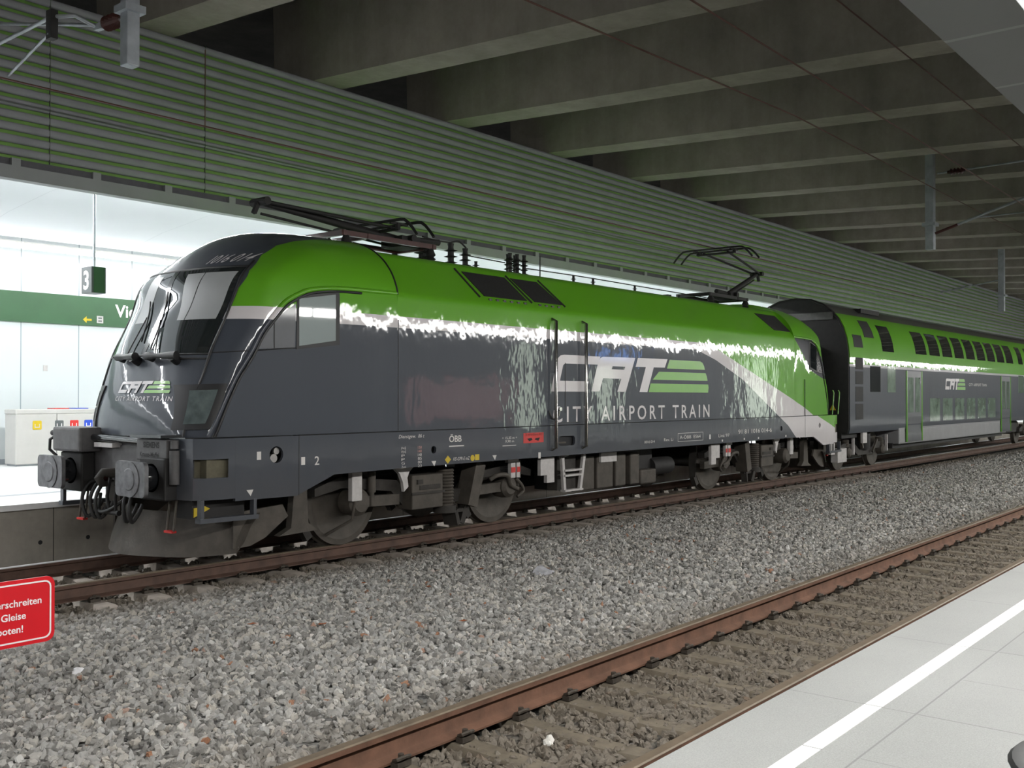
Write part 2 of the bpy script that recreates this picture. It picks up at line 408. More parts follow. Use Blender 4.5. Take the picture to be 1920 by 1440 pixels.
def plate_mesh(name, outer, holes, thick, mat, mapfn):
    """flat plate with holes; curve fill, thickness goes from 0 to -thick in the third axis"""
    cu = bpy.data.curves.new(name, 'CURVE'); cu.dimensions = '2D'; cu.fill_mode = 'BOTH'; cu.extrude = thick / 2
    for poly in [outer] + holes:
        sp = cu.splines.new('POLY'); sp.points.add(len(poly) - 1); sp.use_cyclic_u = True
        for p, (a, b) in zip(sp.points, poly): p.co = (a, b, 0, 1)
    o = bpy.data.objects.new(name, cu); me = bpy.data.meshes.new_from_object(o)
    bpy.data.objects.remove(o); bpy.data.curves.remove(cu)
    for v in me.vertices: v.co = mapfn(v.co.x, v.co.y, v.co.z)
    me.materials.clear(); me.materials.append(mat); return me
def circle(cx, cy, r, n=20): return [(cx + r * math.cos(2 * PI * i / n), cy + r * math.sin(2 * PI * i / n)) for i in range(n)]
def rrect(x0, x1, y0, y1, r, n=4):
    out = []
    for cx, cy, a in ((x1 - r, y1 - r, 0), (x0 + r, y1 - r, 90), (x0 + r, y0 + r, 180), (x1 - r, y0 + r, 270)):
        for i in range(n + 1):
            t = math.radians(a + 90 * i / n); out.append((cx + r * math.cos(t), cy + r * math.sin(t)))
    return out

# ================================================================== SETTING
YC = 10.77           # centre of the track under the train
NC = 3.551           # centre of the near track
XA, XB = -40.0, 95.0

# ballast bed
rows = []
random.seed(3)
ys = [1.9 + .25 * i for i in range(43)]
for i in range(140):
    x = -6.0 + (XB + 6.0) * (i / 139) ** 1.6 if i else XA
    r = []
    for y in ys:
        z = -.235
        if 4.6 < y < 9.4: z = -.225 + .045 * math.sin((y - 4.6) / 4.8 * PI)
        if y > 9.4: z = -.30
        if y < 4.2: z = -.245
        r.append((x, y, z + random.uniform(-.012, .012)))
    rows.append(r)
structure(MB().grid(rows).build('floor_track_bed', M['bed'], smooth=180), 'grey ballast bed under both tracks')

# ballast stones: uncountable, one object
def stones():
    pts = []; rnd = random.Random(11)
    def zone(x0, x1, y0, y1, dens, z):
        for _ in range(int((x1 - x0) * (y1 - y0) * dens)):
            y = rnd.uniform(y0, y1); x = rnd.uniform(x0, x1)
            zz = z(y) + rnd.uniform(-.02, .02)
            pts.append((x, y, zz))
    mid = lambda y: -.222 + .045 * math.sin(max(0, min(1, (y - 4.6) / 4.8)) * PI)
    zone(.8, 9, 4.32, 9.5, 760, mid); zone(9, 17, 4.32, 9.5, 520, mid); zone(17, 34, 4.32, 9.5, 260, mid); zone(34, 60, 4.32, 9.5, 70, mid)
    zone(.8, 18, 9.45, 9.98, 500, lambda y: -.265); zone(3, 12, 10.08, 11.6, 420, lambda y: -.27); zone(18, 40, 9.45, 9.95, 200, lambda y: -.265)
    zone(2, 12, 2.95, 4.2, 640, lambda y: -.235); zone(12, 26, 2.95, 4.2, 330, lambda y: -.235)
    me = bpy.data.meshes.new('ballast_stones'); me.from_pydata(pts, [], [])
    o = bpy.data.objects.new('ballast_stones', me); COL.objects.link(o)
    ng = bpy.data.node_groups.new('scatter_stones', 'GeometryNodeTree')
    ng.interface.new_socket('Geometry', in_out='INPUT', socket_type='NodeSocketGeometry')
    ng.interface.new_socket('Geometry', in_out='OUTPUT', socket_type='NodeSocketGeometry')
    N = ng.nodes; L = ng.links
    gi = N.new('NodeGroupInput'); go = N.new('NodeGroupOutput')
    g2i = N.new('GeometryNodeGeometryToInstance')
    for k in range(5):
        ico = N.new('GeometryNodeMeshIcoSphere'); ico.inputs['Radius'].default_value = 1; ico.inputs['Subdivisions'].default_value = 2
        sp = N.new('GeometryNodeSetPosition'); nz = N.new('ShaderNodeTexNoise'); nz.noise_dimensions = '4D'
        nz.inputs['W'].default_value = 3.7 * k; nz.inputs['Scale'].default_value = 1.1; nz.inputs['Detail'].default_value = 1
        vm = N.new('ShaderNodeVectorMath'); vm.operation = 'SUBTRACT'; vm.inputs[1].default_value = (.5, .5, .5)
        vs = N.new('ShaderNodeVectorMath'); vs.operation = 'SCALE'; vs.inputs['Scale'].default_value = 2.4
        L.new(nz.outputs['Color'], vm.inputs[0]); L.new(vm.outputs[0], vs.inputs[0]); L.new(vs.outputs[0], sp.inputs['Offset'])
        L.new(ico.outputs[0], sp.inputs[0])
        sm = N.new('GeometryNodeSetMaterial'); sm.inputs['Material'].default_value = M['gravel']; L.new(sp.outputs[0], sm.inputs[0])
        ss = N.new('GeometryNodeSetShadeSmooth'); ss.inputs['Shade Smooth'].default_value = False; L.new(sm.outputs[0], ss.inputs[0])
        L.new(ss.outputs[0], g2i.inputs[0])
    iop = N.new('GeometryNodeInstanceOnPoints'); L.new(gi.outputs[0], iop.inputs['Points']); L.new(g2i.outputs[0], iop.inputs['Instance'])
    iop.inputs['Pick Instance'].default_value = True
    def rv(t, lo, hi, seed):
        r = N.new('FunctionNodeRandomValue'); r.data_type = t; r.inputs['Seed'].default_value = seed
        ins = [i for i in r.inputs if i.enabled]
        for i in r.inputs:
            if not i.enabled: continue
            if i.name == 'Min': i.default_value = lo
            if i.name == 'Max': i.default_value = hi
        return [q for q in r.outputs if q.enabled][0]
    L.new(rv('INT', 0, 4, 1), iop.inputs['Instance Index'])
    L.new(rv('FLOAT_VECTOR', (0, 0, 0), (6.28, 6.28, 6.28), 2), iop.inputs['Rotation'])
    L.new(rv('FLOAT_VECTOR', (.016, .016, .012), (.040, .034, .026), 3), iop.inputs['Scale'])
    st = N.new('GeometryNodeStoreNamedAttribute'); st.data_type = 'FLOAT'; st.domain = 'INSTANCE'; st.inputs['Name'].default_value = 'tint'
    L.new(iop.outputs[0], st.inputs['Geometry']); L.new(rv('FLOAT', 0.0, 1.0, 4), [i for i in st.inputs if i.name == 'Value' and i.enabled][0])
    L.new(st.outputs[0], go.inputs[0])
    md = o.modifiers.new('scatter', 'NODES'); md.node_group = ng
    me.materials.append(M['gravel'])
    tag(o, 'grey crushed stone ballast spread between and around the two tracks', 'ballast', None, 'stuff')
stones()

# near platform
structure(MB().box(XA, XB, -6.0, 1.96, .42, .57).build('floor_near_platform', M['paving']), 'pale granite paving of the near platform')
structure(MB().box(XA, XB, -6.0, 1.80, -.5, .42).build('wall_near_platform_face', M['wallconc']))
# white safety line laid in strips
wl = MB(); x = 3.757 - 1.345 * 5
while x < XB:
    wl.box(x + .006, x + .6665, 1.532, 1.607, .57, .5725); wl.box(x + .6785, x + 1.339, 1.532, 1.607, .57, .5725); x += 1.345
tag(wl.build('safety_line', M['line']), 'white safety line inlaid along the near platform edge', 'safety line')
fd = thing('floor_disc', 'grey round plate with black rim at the lower right corner of the near platform', 'floor plate', (4.22, .50, .5705))
MB().lathe([(0, .37), (.012, .40), (.014, .455), (0, .47)], (0, 0, 0), (0, 0, 1), 40).build('rim', M['black'], fd, 40)
MB().lathe([(0, .37), (.008, .368), (.008, .001)], (0, 0, 0), (0, 0, 1), 40).build('disc', M['fascia'], fd, 40)

# near canopy (seen top right), near back wall and its lamps (seen in the train's gloss)
structure(MB().box(XA, XB, -6.0, 1.92, 4.2, 4.42).build('ceiling_near_canopy', M['canopy']), 'grey panelled canopy over the near platform')
structure(MB().box(XA, XB, -6.3, -6.0, -.5, 8.3).build('wall_near', M['wallnear']))
def pendant(x):
    t = thing('pendant_tube_lamp', 'long tube lamp hanging under the near canopy', 'lamp', (x, .78, 3.72), 'tube lamps of the near platform')
    MB().box(0, 3.0, -.34, .34, .03, .06).build('housing', M['fascia'], t)  # wings widened to shade the canopy from the tube
    MB().box(0.02, 2.88, -.08, .08, -.11, .03).build('tube', M['tube_near'], t)
    MB().cyl((.5, 0, .10), (.5, 0, .48), .012, n=6).build('hanger_rod', M['galv'], t); MB().cyl((2.4, 0, .10), (2.4, 0, .48), .012, n=6).build('hanger_rod', M['galv'], t)
    return t
p0 = pendant(-12.0)
for i in range(1, 27): dup(p0, (-12.0 + 3.0 * i, .78, 3.72))
for i, (px, pw, ph) in enumerate(((30.8, 1.3, 3.4), (36.2, 1.5, 2.6), (51, 3.0, 3.4))):
    t = thing('poster_case', 'backlit pale green poster case against the near wall, %s along it' % ('first', 'second', 'third')[i], 'poster case', (px, -5.9, .57))
    MB().box(-pw / 2 - .06, pw / 2 + .06, -.08, .06, 0, ph + .1).build('case', M['galv'], t)
    MB().box(-pw / 2, pw / 2, .06, .065, .2, ph).build('poster', M['ad'], t)
t = thing('billboard', 'wide red billboard on the near wall', 'billboard', (27.0, -5.95, .9))
MB().box(-2.7, 2.7, -.04, .03, 0, 1.7).build('frame', M['black'], t); MB().box(-2.6, 2.6, .03, .04, .08, 1.62).build('poster', M['adred'], t)
t = thing('departure_monitor', 'blue departure monitor under the near canopy', 'monitor', (36.4, -5.4, 3.35))
MB().box(-1.3, 1.3, -.08, .08, 0, .5).build('case', M['black'], t); MB().box(-1.25, 1.25, .08, .085, .04, .46).build('screen', M['screen'], t)
MB().cyl((0, 0, .5), (0, 0, .85), .02).build('hanger_rod', M['galv'], t)

# concrete roof: slab and cross beams, all falling gently towards the near side
def roofz(y): return 6.97 + (y - 12.6) * .0515
rz = lambda y, d: roofz(y) + d
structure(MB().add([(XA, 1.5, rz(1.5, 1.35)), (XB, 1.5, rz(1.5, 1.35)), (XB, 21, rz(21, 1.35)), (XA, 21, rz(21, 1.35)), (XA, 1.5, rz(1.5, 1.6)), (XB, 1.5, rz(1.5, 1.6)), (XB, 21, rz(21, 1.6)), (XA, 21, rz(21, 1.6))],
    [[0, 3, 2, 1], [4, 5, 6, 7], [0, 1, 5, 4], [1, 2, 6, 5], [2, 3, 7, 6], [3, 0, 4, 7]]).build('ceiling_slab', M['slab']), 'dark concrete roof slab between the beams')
def beam_mesh():
    m = MB(); ya, yb = -5.9, 13.6
    prof = [(-.62, 0), (0, 0), (0, .62), (-.10, .72), (-.10, 1.36), (-.58, 1.36), (-.58, .10), (-.62, .06)]
    prof = [(-.60, 0), (-.0, 0), (.02, 1.36), (-.64, 1.36)]
    n = len(prof)
    vs = [(a, ya, roofz(ya) + b) for a, b in prof] + [(a, yb, roofz(yb) + b) for a, b in prof]
    m.add(vs, [list(range(n)), list(range(2 * n - 1, n - 1, -1))] + [[i, i + n, (i + 1) % n + n, (i + 1) % n] for i in range(n)])
    return m.mesh('ceiling_beam', M['concrete'])
bm_me = beam_mesh(); k = 0
for i in range(-4, 27):
    o = link('ceiling_beam', bm_me, loc=(11.05 + 3.1 * i, 0, 0)); structure(o, 'deep concrete roof beam spanning both tracks')
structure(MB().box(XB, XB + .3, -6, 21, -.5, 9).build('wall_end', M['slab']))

# louvred wall panel above the far platform edge
LY = 12.6
sl = MB(); sb = MB(); gp = MB()
n_sl = 14; zb, zt = 4.86, 6.98; pitch = (zt - zb) / n_sl
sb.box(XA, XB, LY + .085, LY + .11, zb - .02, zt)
for i in range(n_sl):
    z0 = zb + i * pitch
    prof = [(LY + .06, z0 + pitch * .99), (LY + .015, z0 + pitch * .93), (LY, z0 + pitch * .78), (LY + .004, z0 + pitch * .38), (LY + .02, z0 + pitch * .30), (LY + .05, z0 + pitch * .28), (LY + .084, z0 + pitch * .99)]
    sl.prism(prof, 'x', XA, XB)
structure(sb.build('wall_louvre_backing', M['slatback']), 'added backing behind the grey louvre slats, green for their reflections')
structure(sl.build('wall_louvre', M['slat'], smooth=50), 'grey horizontal louvre slats above the far platform edge')
j = MB(); x = 6.18 - 2.27 * 4
while x < 10: j.box(x, x + .007, LY - .001, LY + .02, zb, zt); x += 2.27
structure(j.build('trim_louvre_joints', M['joint']))
structure(MB().box(XA, XB, LY - .03, LY + .12, 4.60, 4.765).build('trim_fascia', M['fascia']), 'pale grey fascia strip below the louvres')
structure(MB().box(XA, XB, LY + .03, LY + .12, 4.765, zb).build('trim_fascia_gap', M['gap2']))
br = MB(); x = 6.75 - 5 * 1.05
while x < 60: br.box(x, x + .11, LY - .02, LY + .06, 4.765, 4.86); x += 1.05
structure(br.build('trim_fascia_brackets', M['fascia']))

# far platform
FZ = .60
structure(MB().box(XA, XB, 12.42, 13.0, .53, FZ).build('floor_far_platform_edge', M['line']), 'white edge slab of the far platform')
structure(MB().box(XA, XB, 13.0, 20.3, .40, FZ - .002).build('floor_far_platform', M['farfloor']), 'pale floor of the far platform')
structure(MB().box(XA, XB, 12.50, 13.0, -.5, .53).build('wall_far_platform_face', M['wallconc']), 'concrete face of the far platform')
ho = MB(); x = 5.5 - 8 * .475
while x < 12: ho.cyl((x, 12.499, .10), (x, 12.51, .10), .028, n=10); x += .62
structure(ho.build('trim_formwork_holes', M['gap']))
structure(MB().box(XA, XB, 13.62, 13.75, FZ - .001, FZ + .001).build('trim_far_platform_strip', M['galv']))
structure(MB().box(XA, XB, 20.0, 20.2, FZ, 5.3).build('wall_far', M['wallwhite']), 'white glass panels of the far platform wall')
structure(MB().box(XA, XB, 19.96, 20.0, 3.38, 3.98).build('wall_far_sign_band', M['bandgreen']), 'dark green name band along the far wall')
structure(MB().box(XA, XB, 19.96, 20.0, FZ, FZ + .10).build('baseboard_far', M['galv']))
# vaulted ceiling
rows = []
vp = [(12.75, 5.05), (13.2, 5.32), (13.8, 5.42), (15.0, 5.40), (16.5, 5.32), (18.0, 5.16), (19.0, 4.98), (19.25, 4.92)]
for x in (XA, XB): rows.append([(x, y, z) for y, z in vp])
structure(MB().grid(rows).build('ceiling_far', M['vault'], smooth=60), 'white curved ceiling over the far platform')
structure(MB().box(XA, XB, 12.76, 20.2, 5.6, 5.7).build('ceiling_far_upper', M['vault']))
structure(MB().box(XA, XB, 12.70, 12.76, 4.62, 5.6).build('wall_far_upstand', M['fascia']))
def far_lamp(kind):
    if kind == 'edge':
        t = thing('ceiling_tube_lamp', 'white tube lamp on the far ceiling behind the louvre wall', 'lamp', (0, 13.9, 5.30), 'tube lamps on the far ceiling')
        mt = 'tube_far'
        MB().box(0, 2.95, -.1, .1, .05, .1).build('housing', M['fascia'], t); MB().box(.03, 2.92, -.08, .08, 0, .05).build('tube', M[mt], t)
    else:
        t = thing('wall_wash_lamp', 'tube lamp washing the far wall above the green band', 'lamp', (0, 19.42, 4.78), 'wall washing tube lamps')
        MB().box(0, 2.96, -.08, .04, .03, .09).build('housing', M['bin'], t); MB().box(.01, 2.95, -.09, .03, -.03, .03).build('tube', M['tube_wash'], t)
    return t
for kind, y, z in (('edge', 15.5, 5.28), ('wash', 19.42, 4.78)):
    a = far_lamp(kind); a.location = (-27.0, y, z)
    for i in range(1, 29): dup(a, (-27.0 + 3.0 * i, y, z))
# name on the band, arrow and pictogram
me = text_mesh('station_name_lettering', 'Vienna', .36, M['signwhite'], lambda u, v: (11.22 + u, 19.955, 3.60 + v), 0, .008)
tag(link('station_name_lettering', me), 'white station name lettering on the green band', 'lettering')
ar = MB(); ar.add([(10.50, 19.955, 3.50), (10.58, 19.955, 3.57), (10.58, 19.955, 3.52), (10.69, 19.955, 3.52), (10.69, 19.955, 3.48), (10.58, 19.955, 3.48), (10.58, 19.955, 3.43)], [[0, 1, 2, 5, 6], [2, 3, 4, 5]])
tag(ar.build('direction_arrow', M['yellow']), 'yellow arrow pointing left on the green band', 'arrow sign')
pc = thing('pictogram', 'small pale pictogram square beside the yellow arrow', 'pictogram', (10.80, 19.955, 3.44))
MB().box(0, .14, -.004, 0, 0, .15).build('plate', M['white_paint'], pc); MB().box(.03, .11, -.006, -.004, .03, .06).box(.03, .11, -.006, -.004, .09, .12).build('symbol', M['signgrey'], pc)
sk = MB().box(9.70, 9.79, 19.99, 19.998, 2.42, 2.54)
tag(sk.build('wall_sticker', M['white_paint']), 'tiny pale sticker on the white wall panel above the bins', 'sticker')
# platform number box on its rod
t = thing('platform_number_sign', 'hanging grey box sign with a white 3 above the far platform', 'sign', (8.10, 15.0, 0))
MB().box(-.155, .085, -.155, .155, 3.52, 3.93).build('box', M['signgrey'], t, bevel=.008)
MB().box(-.12, .06, -.1605, -.155, 3.525, 3.925).build('green_panel', M['bandgreen'], t)
MB().cyl((-.03, 0, 3.93), (-.03, 0, 5.4), .022, n=10).build('rod', M['galv'], t)
me = text_mesh('numeral', '3', .40, M['signwhite'], lambda u, v: (-.158, .10 - u, 3.585 + v), 0, .01); link('numeral', me, t)
# cameras / sprinkler heads on the far ceiling
for i, (x, y, z) in enumerate(((8.9, 14.9, 5.33), (9.85, 14.9, 5.33), (10.9, 14.7, 5.34))):
    t = thing('ceiling_device', 'tiny spotlight on the far ceiling, %s from the platform sign' % ('first', 'second', 'third')[i], 'device', (x, y, z), 'tiny ceiling devices')
    MB().cyl((0, 0, 0), (0, 0, .1), .015, n=8).build('stem', M['galv'], t); MB().cyl((-.06, 0, -.02), (.06, 0, .0), .03, n=8).build('head', M['galv'], t)
t = thing('security_camera', 'pale security camera under the far ceiling at the left edge', 'camera', (6.55, 14.2, 5.07))
MB().cyl((0, 0, .0), (0, 0, .35), .05, n=10).build('mount', M['fascia'], t); MB().box(-.12, .12, -.06, .06, -.1, .02).build('housing', M['galv'], t, bevel=.01)

# recycling bins
t = thing('recycling_bin', 'white four-compartment recycling bin with coloured stickers on the far platform', 'bin', (8.78, 19.15, FZ))
MB().box(0, .78, 0, .45, .03, .98).build('cabinet', M['bin'], t, bevel=.012); MB().box(.79, 1.56, 0, .45, .03, .98).build('cabinet', M['bin'], t, bevel=.012)
MB().box(-.01, 1.57, -.01, .46, .98, 1.07).build('top', M['bin'], t, bevel=.015)
MB().box(.03, 1.53, .03, .42, 0, .03).build('plinth', M['galv'], t)
for i, (x, c) in enumerate(((.40, 'yellow'), (.83, 'signgrey'), (1.13, 'red'), (1.42, 'blue'))):
    o = MB().prism(rrect(x - .085, x + .085, .68, .85, .02), 'y', -.006, .001).build('sticker', M[c], t); o['label'] = ('yellow', 'black', 'red', 'blue')[i] + ' sticker'
    MB().box(x - .05, x + .05, -.008, -.006, .72, .735).box(x - .05, x - .035, -.008, -.006, .735, .79).box(x + .035, x + .05, -.008, -.006, .735, .79).build('pictogram', M['signwhite' if i else 'bin'], t)
MB().box(.78, 1.06, .06, .38, 1.07, 1.085).build('lid', M['red'], t)['label'] = 'red lid'
MB().box(1.2, 1.45, .06, .38, 1.07, 1.085).build('lid', M['blue'], t)['label'] = 'blue lid'

# ------------------------------------------------------------------ tracks
def rail(y, label, head, web='rail'):
    prof = [(-.075, -.172), (.075, -.172), (.075, -.160), (.014, -.140), (.009, -.12), (.009, -.055), (.036, -.040), (.036, -.008), (.028, -.001), (-.028, -.001), (-.036, -.008), (-.036, -.040), (-.009, -.055), (-.009, -.12), (-.014, -.140), (-.075, -.160)]
    t = thing('rail', label, 'rail', (0, y, 0), 'rails of the two tracks')
    MB().prism(prof, 'x', XA, XB).build('rail_profile', M[web], t, 35)
    MB().prism([(-.037, -.010), (.037, -.010), (.037, -.007), (.029, 0), (-.029, 0), (-.037, -.007)], 'x', XA, XB).build('running_surface', M[head], t, 40)
rail(4.245, 'rusty rail of the near track on the gravel side', 'railhead')
rail(2.857, 'rusty rail of the near track beside the near platform edge', 'railhead')
rail(10.035, 'rust brown rail under the near wheels of the train', 'railhead', 'rail2')
rail(11.56, 'rail under the far wheels of the train with a polished head', 'railshine', 'rail2')
def make_sleeper(y0, y1, mat, rails, label, group):
    t = thing('sleeper', label, 'sleeper', (0, 0, 0), group)
    rows = []
    for yy, zt_ in ((y0, -.20), (y0 + .06, -.184), (rails[0] - .25, -.182), (rails[0] + .35, -.20), ((y0 + y1) / 2, -.212), (rails[1] - .35, -.20), (rails[1] + .25, -.182), (y1 - .06, -.184), (y1, -.20)):
        rows.append([(-.15, yy, -.38), (-.10, yy, zt_ - .035), (-.075, yy, zt_), (.075, yy, zt_), (.10, yy, zt_ - .035), (.15, yy, -.38)])
    m = MB().grid(rows); n = len(rows) * 6
    m.f.append([5, 4, 3, 2, 1, 0]); m.f.append([n - 6, n - 5, n - 4, n - 3, n - 2, n - 1])
    m.build('concrete_body', mat, t, 30)
    for r in rails:
        for s in (-1, 1):
            c = MB().box(-.055, .055, r + .078, r + .135, -.185, -.155) if s > 0 else MB().box(-.055, .055, r - .135, r - .078, -.185, -.155)
            c.tube([(-.045, r + s * .09, -.15), (-.05, r + s * .125, -.135), (0, r + s * .14, -.125), (.05, r + s * .125, -.135), (.045, r + s * .09, -.15)], .012, 6)
            c.cyl((0, r + s * .105, -.16), (0, r + s * .105, -.115), .02, n=6)
            c.build('rail_clip', M['clip'], t)
    return t
sn = make_sleeper(NC - 1.2, NC + 1.05, M['sleeper'], (2.857, 4.245), '', 'sleepers of the near track')
OR = ['first', 'second', 'third', 'fourth', 'fifth', 'sixth', 'seventh', 'eighth', 'ninth', 'tenth', 'eleventh', 'twelfth', 'thirteenth', 'fourteenth', 'fifteenth', 'sixteenth', 'seventeenth', 'eighteenth', 'nineteenth', 'twentieth']
def ordw(i): return OR[i] if i < 20 else ('twenty-' + OR[i - 20] if i < 29 else ('thirtieth' if i == 29 else 'thirty-' + OR[i - 30] if i < 39 else ('fortieth' if i == 39 else 'forty-' + OR[i - 40])))
for i in range(40):
    x = 3.53 + .548 * i
    lab = 'brown concrete sleeper of the near track, %s from the bottom edge of the photo' % ordw(i)
    if i == 0: sn.location = (x, 0, 0); sn['label'] = lab
    else: dup(sn, (x, 0, 0), lab)
sf = make_sleeper(YC - 1.2, YC + 1.2, M['sleeper2'], (10.035, 11.56), '', 'sleepers of the train track')
for i in range(40):
    x = 4.15 + .605 * i
    lab = 'pale concrete sleeper of the train track, %s from the left edge of the photo' % ordw(i)
    if i == 0: sf.location = (x, 0, -.015); sf['label'] = lab
    else: dup(sf, (x, 0, -.015), lab)

# ------------------------------------------------------------------ overhead line
def wire(name, pts, r, label, cat='overhead wire'):
    return tag(MB().tube(pts, r, 6).build(name, M['wire'], smooth=60), label, cat, 'overhead wires')
wire('contact_wire', [(XA, 10.77, 5.25), (XB, 10.77, 5.25)], .010, 'dark contact wire running over the train track')
wire('contact_wire', [(XA, 4.2, 5.285), (XB, 4.2, 5.285)], .010, 'thin contact wire over the near track')
wire('messenger_wire', [(XA, 4.2, 6.28), (XB, 4.2, 6.28)], .010, 'thin messenger wire high above the near track')
wire('feeder_wire', [(XA, 5.5, 5.1), (6.94, 5.5, 5.42), (12.7, 5.5, 5.635), (22.2, 6.2, 6.1), (XB - .1, 6.2, 6.3)], .010, 'thin feeder wire rising from the top middle to the right hanger post')
dr = MB().cyl((7.22, 10.77, 5.25), (7.22, 10.77, 6.2), .006, n=6)
tag(dr.build('wire_dropper', M['wire']), 'thin vertical dropper above the dark contact wire at upper left', 'wire dropper')
def hanger(x, y, zb_, w_, label, arm):
    t = thing('catenary_hanger', label, 'catenary hanger', (x, y, 0), 'catenary hangers')
    ztop = roofz(y) + 1.35
    MB().box(-w_ / 2, w_ / 2, -w_ / 2, w_ / 2, zb_, ztop).build('post', M['galv'], t, bevel=.01)
    MB().box(-w_ * .8, w_ * .8, -w_ * .8, w_ * .8, zb_ + .5, zb_ + .57).build('clamp', M['galv'], t)
    arm(t)
    return t
def armL(t):      # reaches to the train track (+y); offsets measured at the post
    z = 5.45
    MB().lathe([(0, .03)] + [(.04 + .035 * i, .075 if i % 2 else .035) for i in range(9)] + [(.36, .03)], (0, .12, z + .06), (0, 1, .04), 14).build('insulator', M['redbrown'], t)
    MB().bar((0, .05, z + .05), (0, .14, z + .06), .05, .05).bar((0, .48, z + .07), (0, .62, z + .08), .05, .06).build('fitting', M['galv'], t)
    MB().tube([(0, .60, z + .08), (-.20, .65, 5.60), (-.33, .85, 5.597), (-.36, 3.3, 5.55)], .020, 10).build('cantilever_tube', M['galv'], t, 60)
    MB().cyl((-.02, .60, z + .10), (-.10, 3.0, 6.1), .018, n=10).build('cantilever_tube', M['galv'], t, 60)
    MB().cyl((-.35, .85, 5.43), (-.22, 2.00, 5.285), .014, n=10).build('steady_arm', M['galv'], t, 60)
    MB().box(-.36, -.29, .80, .90, 5.38, 5.66).build('clamp', M['dark'], t)
hanger(5.05, 8.75, 5.02, .13, 'galvanised hanger post with red insulator at the top left', armL)
def armR(t):      # reaches to the near track (-y)
    MB().lathe([(0, .03)] + [(.04 + .035 * i, .075 if i % 2 else .035) for i in range(9)] + [(.36, .03)], (0, -.35, 6.62), (0, -1, 0), 12).build('insulator', M['redbrown'], t)
    MB().cyl((0, -.15, 6.62), (0, -2.6, 6.66), .02, n=8).cyl((0, -.55, 5.50), (0, -2.8, 6.2), .028, n=8).cyl((0, -.8, 5.6), (0, -2.8, 5.62), .014, n=8).build('cantilever_tube', M['galv'], t)
    MB().cyl((0, -.1, 5.36), (0, -.55, 5.50), .03, n=8).build('strut_insulator', M['redbrown'], t)
hanger(22.15, 6.6, 5.02, .17, 'galvanised hanger post at the right with an arm to the near track', armR)
def armF(t): MB().cyl((0, .1, 5.9), (0, 2.0, 5.6), .025, n=8).build('cantilever_tube', M['galv'], t)
hanger(37.4, 8.8, 4.82, .19, 'distant galvanised hanger post above the green coach roof', armF)
def armB(t): MB().cyl((0, .1, 5.9), (0, 2.0, 5.6), .025, n=8).build('cantilever_tube', M['galv'], t)

# ------------------------------------------------------------------ red warning sign and litter
t = thing('warning_sign', 'red sign with white German lettering on a post in the ballast', 'sign', (2.76, 6.0, 0))
link('plate', plate_mesh('plate', rrect(-.24, .225, .455, .845, .05), [], .012, M['signred'], lambda a, b, c: (a, c, b)), t)
link('border', plate_mesh('border', rrect(-.218, .203, .477, .823, .04), [rrect(-.209, .194, .486, .814, .033)], .003, M['signwhite'], lambda a, b, c: (a, -.0085 + c, b)), t)
for i, (s_, zz) in enumerate((('Überschreiten', .69), ('der Gleise', .613), ('verboten!', .536))):
    a, b = text_w('Überschreiten', 1.0, 0, .0); k_ = .33 / (b - a)
    link('lettering', text_mesh('lettering', s_, k_, M['signwhite'], lambda u, v, zz=zz: (-.19 + u, -.0085, zz + v), 0, .001), t)
MB().cyl((-.21, .03, -.3), (-.21, .03, .62), .025, n=12).build('post', M['galv'], t, 40)
def crumple(name, label, cat, loc, r, mat, seed, flat=.45):
    rnd = random.Random(seed); bm = bmesh.new(); bmesh.ops.create_icosphere(bm, subdivisions=2, radius=1)
    for v in bm.verts:
        k_ = rnd.uniform(.55, 1.15); v.co = Vector((v.co.x * r * k_, v.co.y * r * .8 * k_, v.co.z * r * flat * rnd.uniform(.4, 1.4)))
    me = bpy.data.meshes.new(name); bm.to_mesh(me); bm.free(); me.materials.append(mat)
    return tag(link(name, me, loc=loc), label, cat)
crumple('paper_scrap', 'crumpled white paper on the ballast at lower left', 'litter', (3.88, 7.40, -.165), .075, M['paper'], 1)
crumple('paper_scrap', 'tiny white scrap on the ballast below the red sign', 'litter', (3.66, 8.15, -.165), .035, M['paper'], 2)
crumple('plastic_bag', 'shiny clear plastic bag on the ballast in the middle', 'litter', (9.46, 7.22, -.155), .17, M['film'], 3, .4)
crumple('white_stone', 'large white stone between the rails of the near track', 'stone', (4.96, 3.75, -.20), .045, M['whitestone'], 4, .8)
LF = [(6.0, 7.1), (7.9, 7.6), (6.9, 6.2), (8.4, 6.6), (9.1, 7.9), (11.5, 7.0), (5.6, 7.6), (7.6, 8.3), (12.6, 7.2)]
LL_ = ['nearest the red sign', 'left of the plastic bag', 'in front of the first wheel', 'in the middle of the gravel', 'behind the plastic bag', 'right of the plastic bag', 'below the snow plough', 'beside the first wheel', 'farthest right on the gravel']
for i, (x, y) in enumerate(LF):
    rnd = random.Random(50 + i); a = rnd.uniform(0, 6)
    m = MB(); m.add([(math.cos(a + 1.047 * k) * .03 * (1 if k % 3 else 1.6), math.sin(a + 1.047 * k) * .03 * (1 if k % 3 else 1.6), .006 * (k % 2)) for k in range(6)] + [(0, 0, -.005)], [[k, (k + 1) % 6, 6] for k in range(6)])
    o = m.build('dry_leaf', M['leaf'] if 'leaf' in M else M.setdefault('leaf', plain('orange_leaf', (.28, .085, .03), .7)), loc=(x, y, -.135))
    tag(o, 'dry orange leaf on the gravel, %s' % LL_[i], 'leaf', 'dry leaves on the gravel')
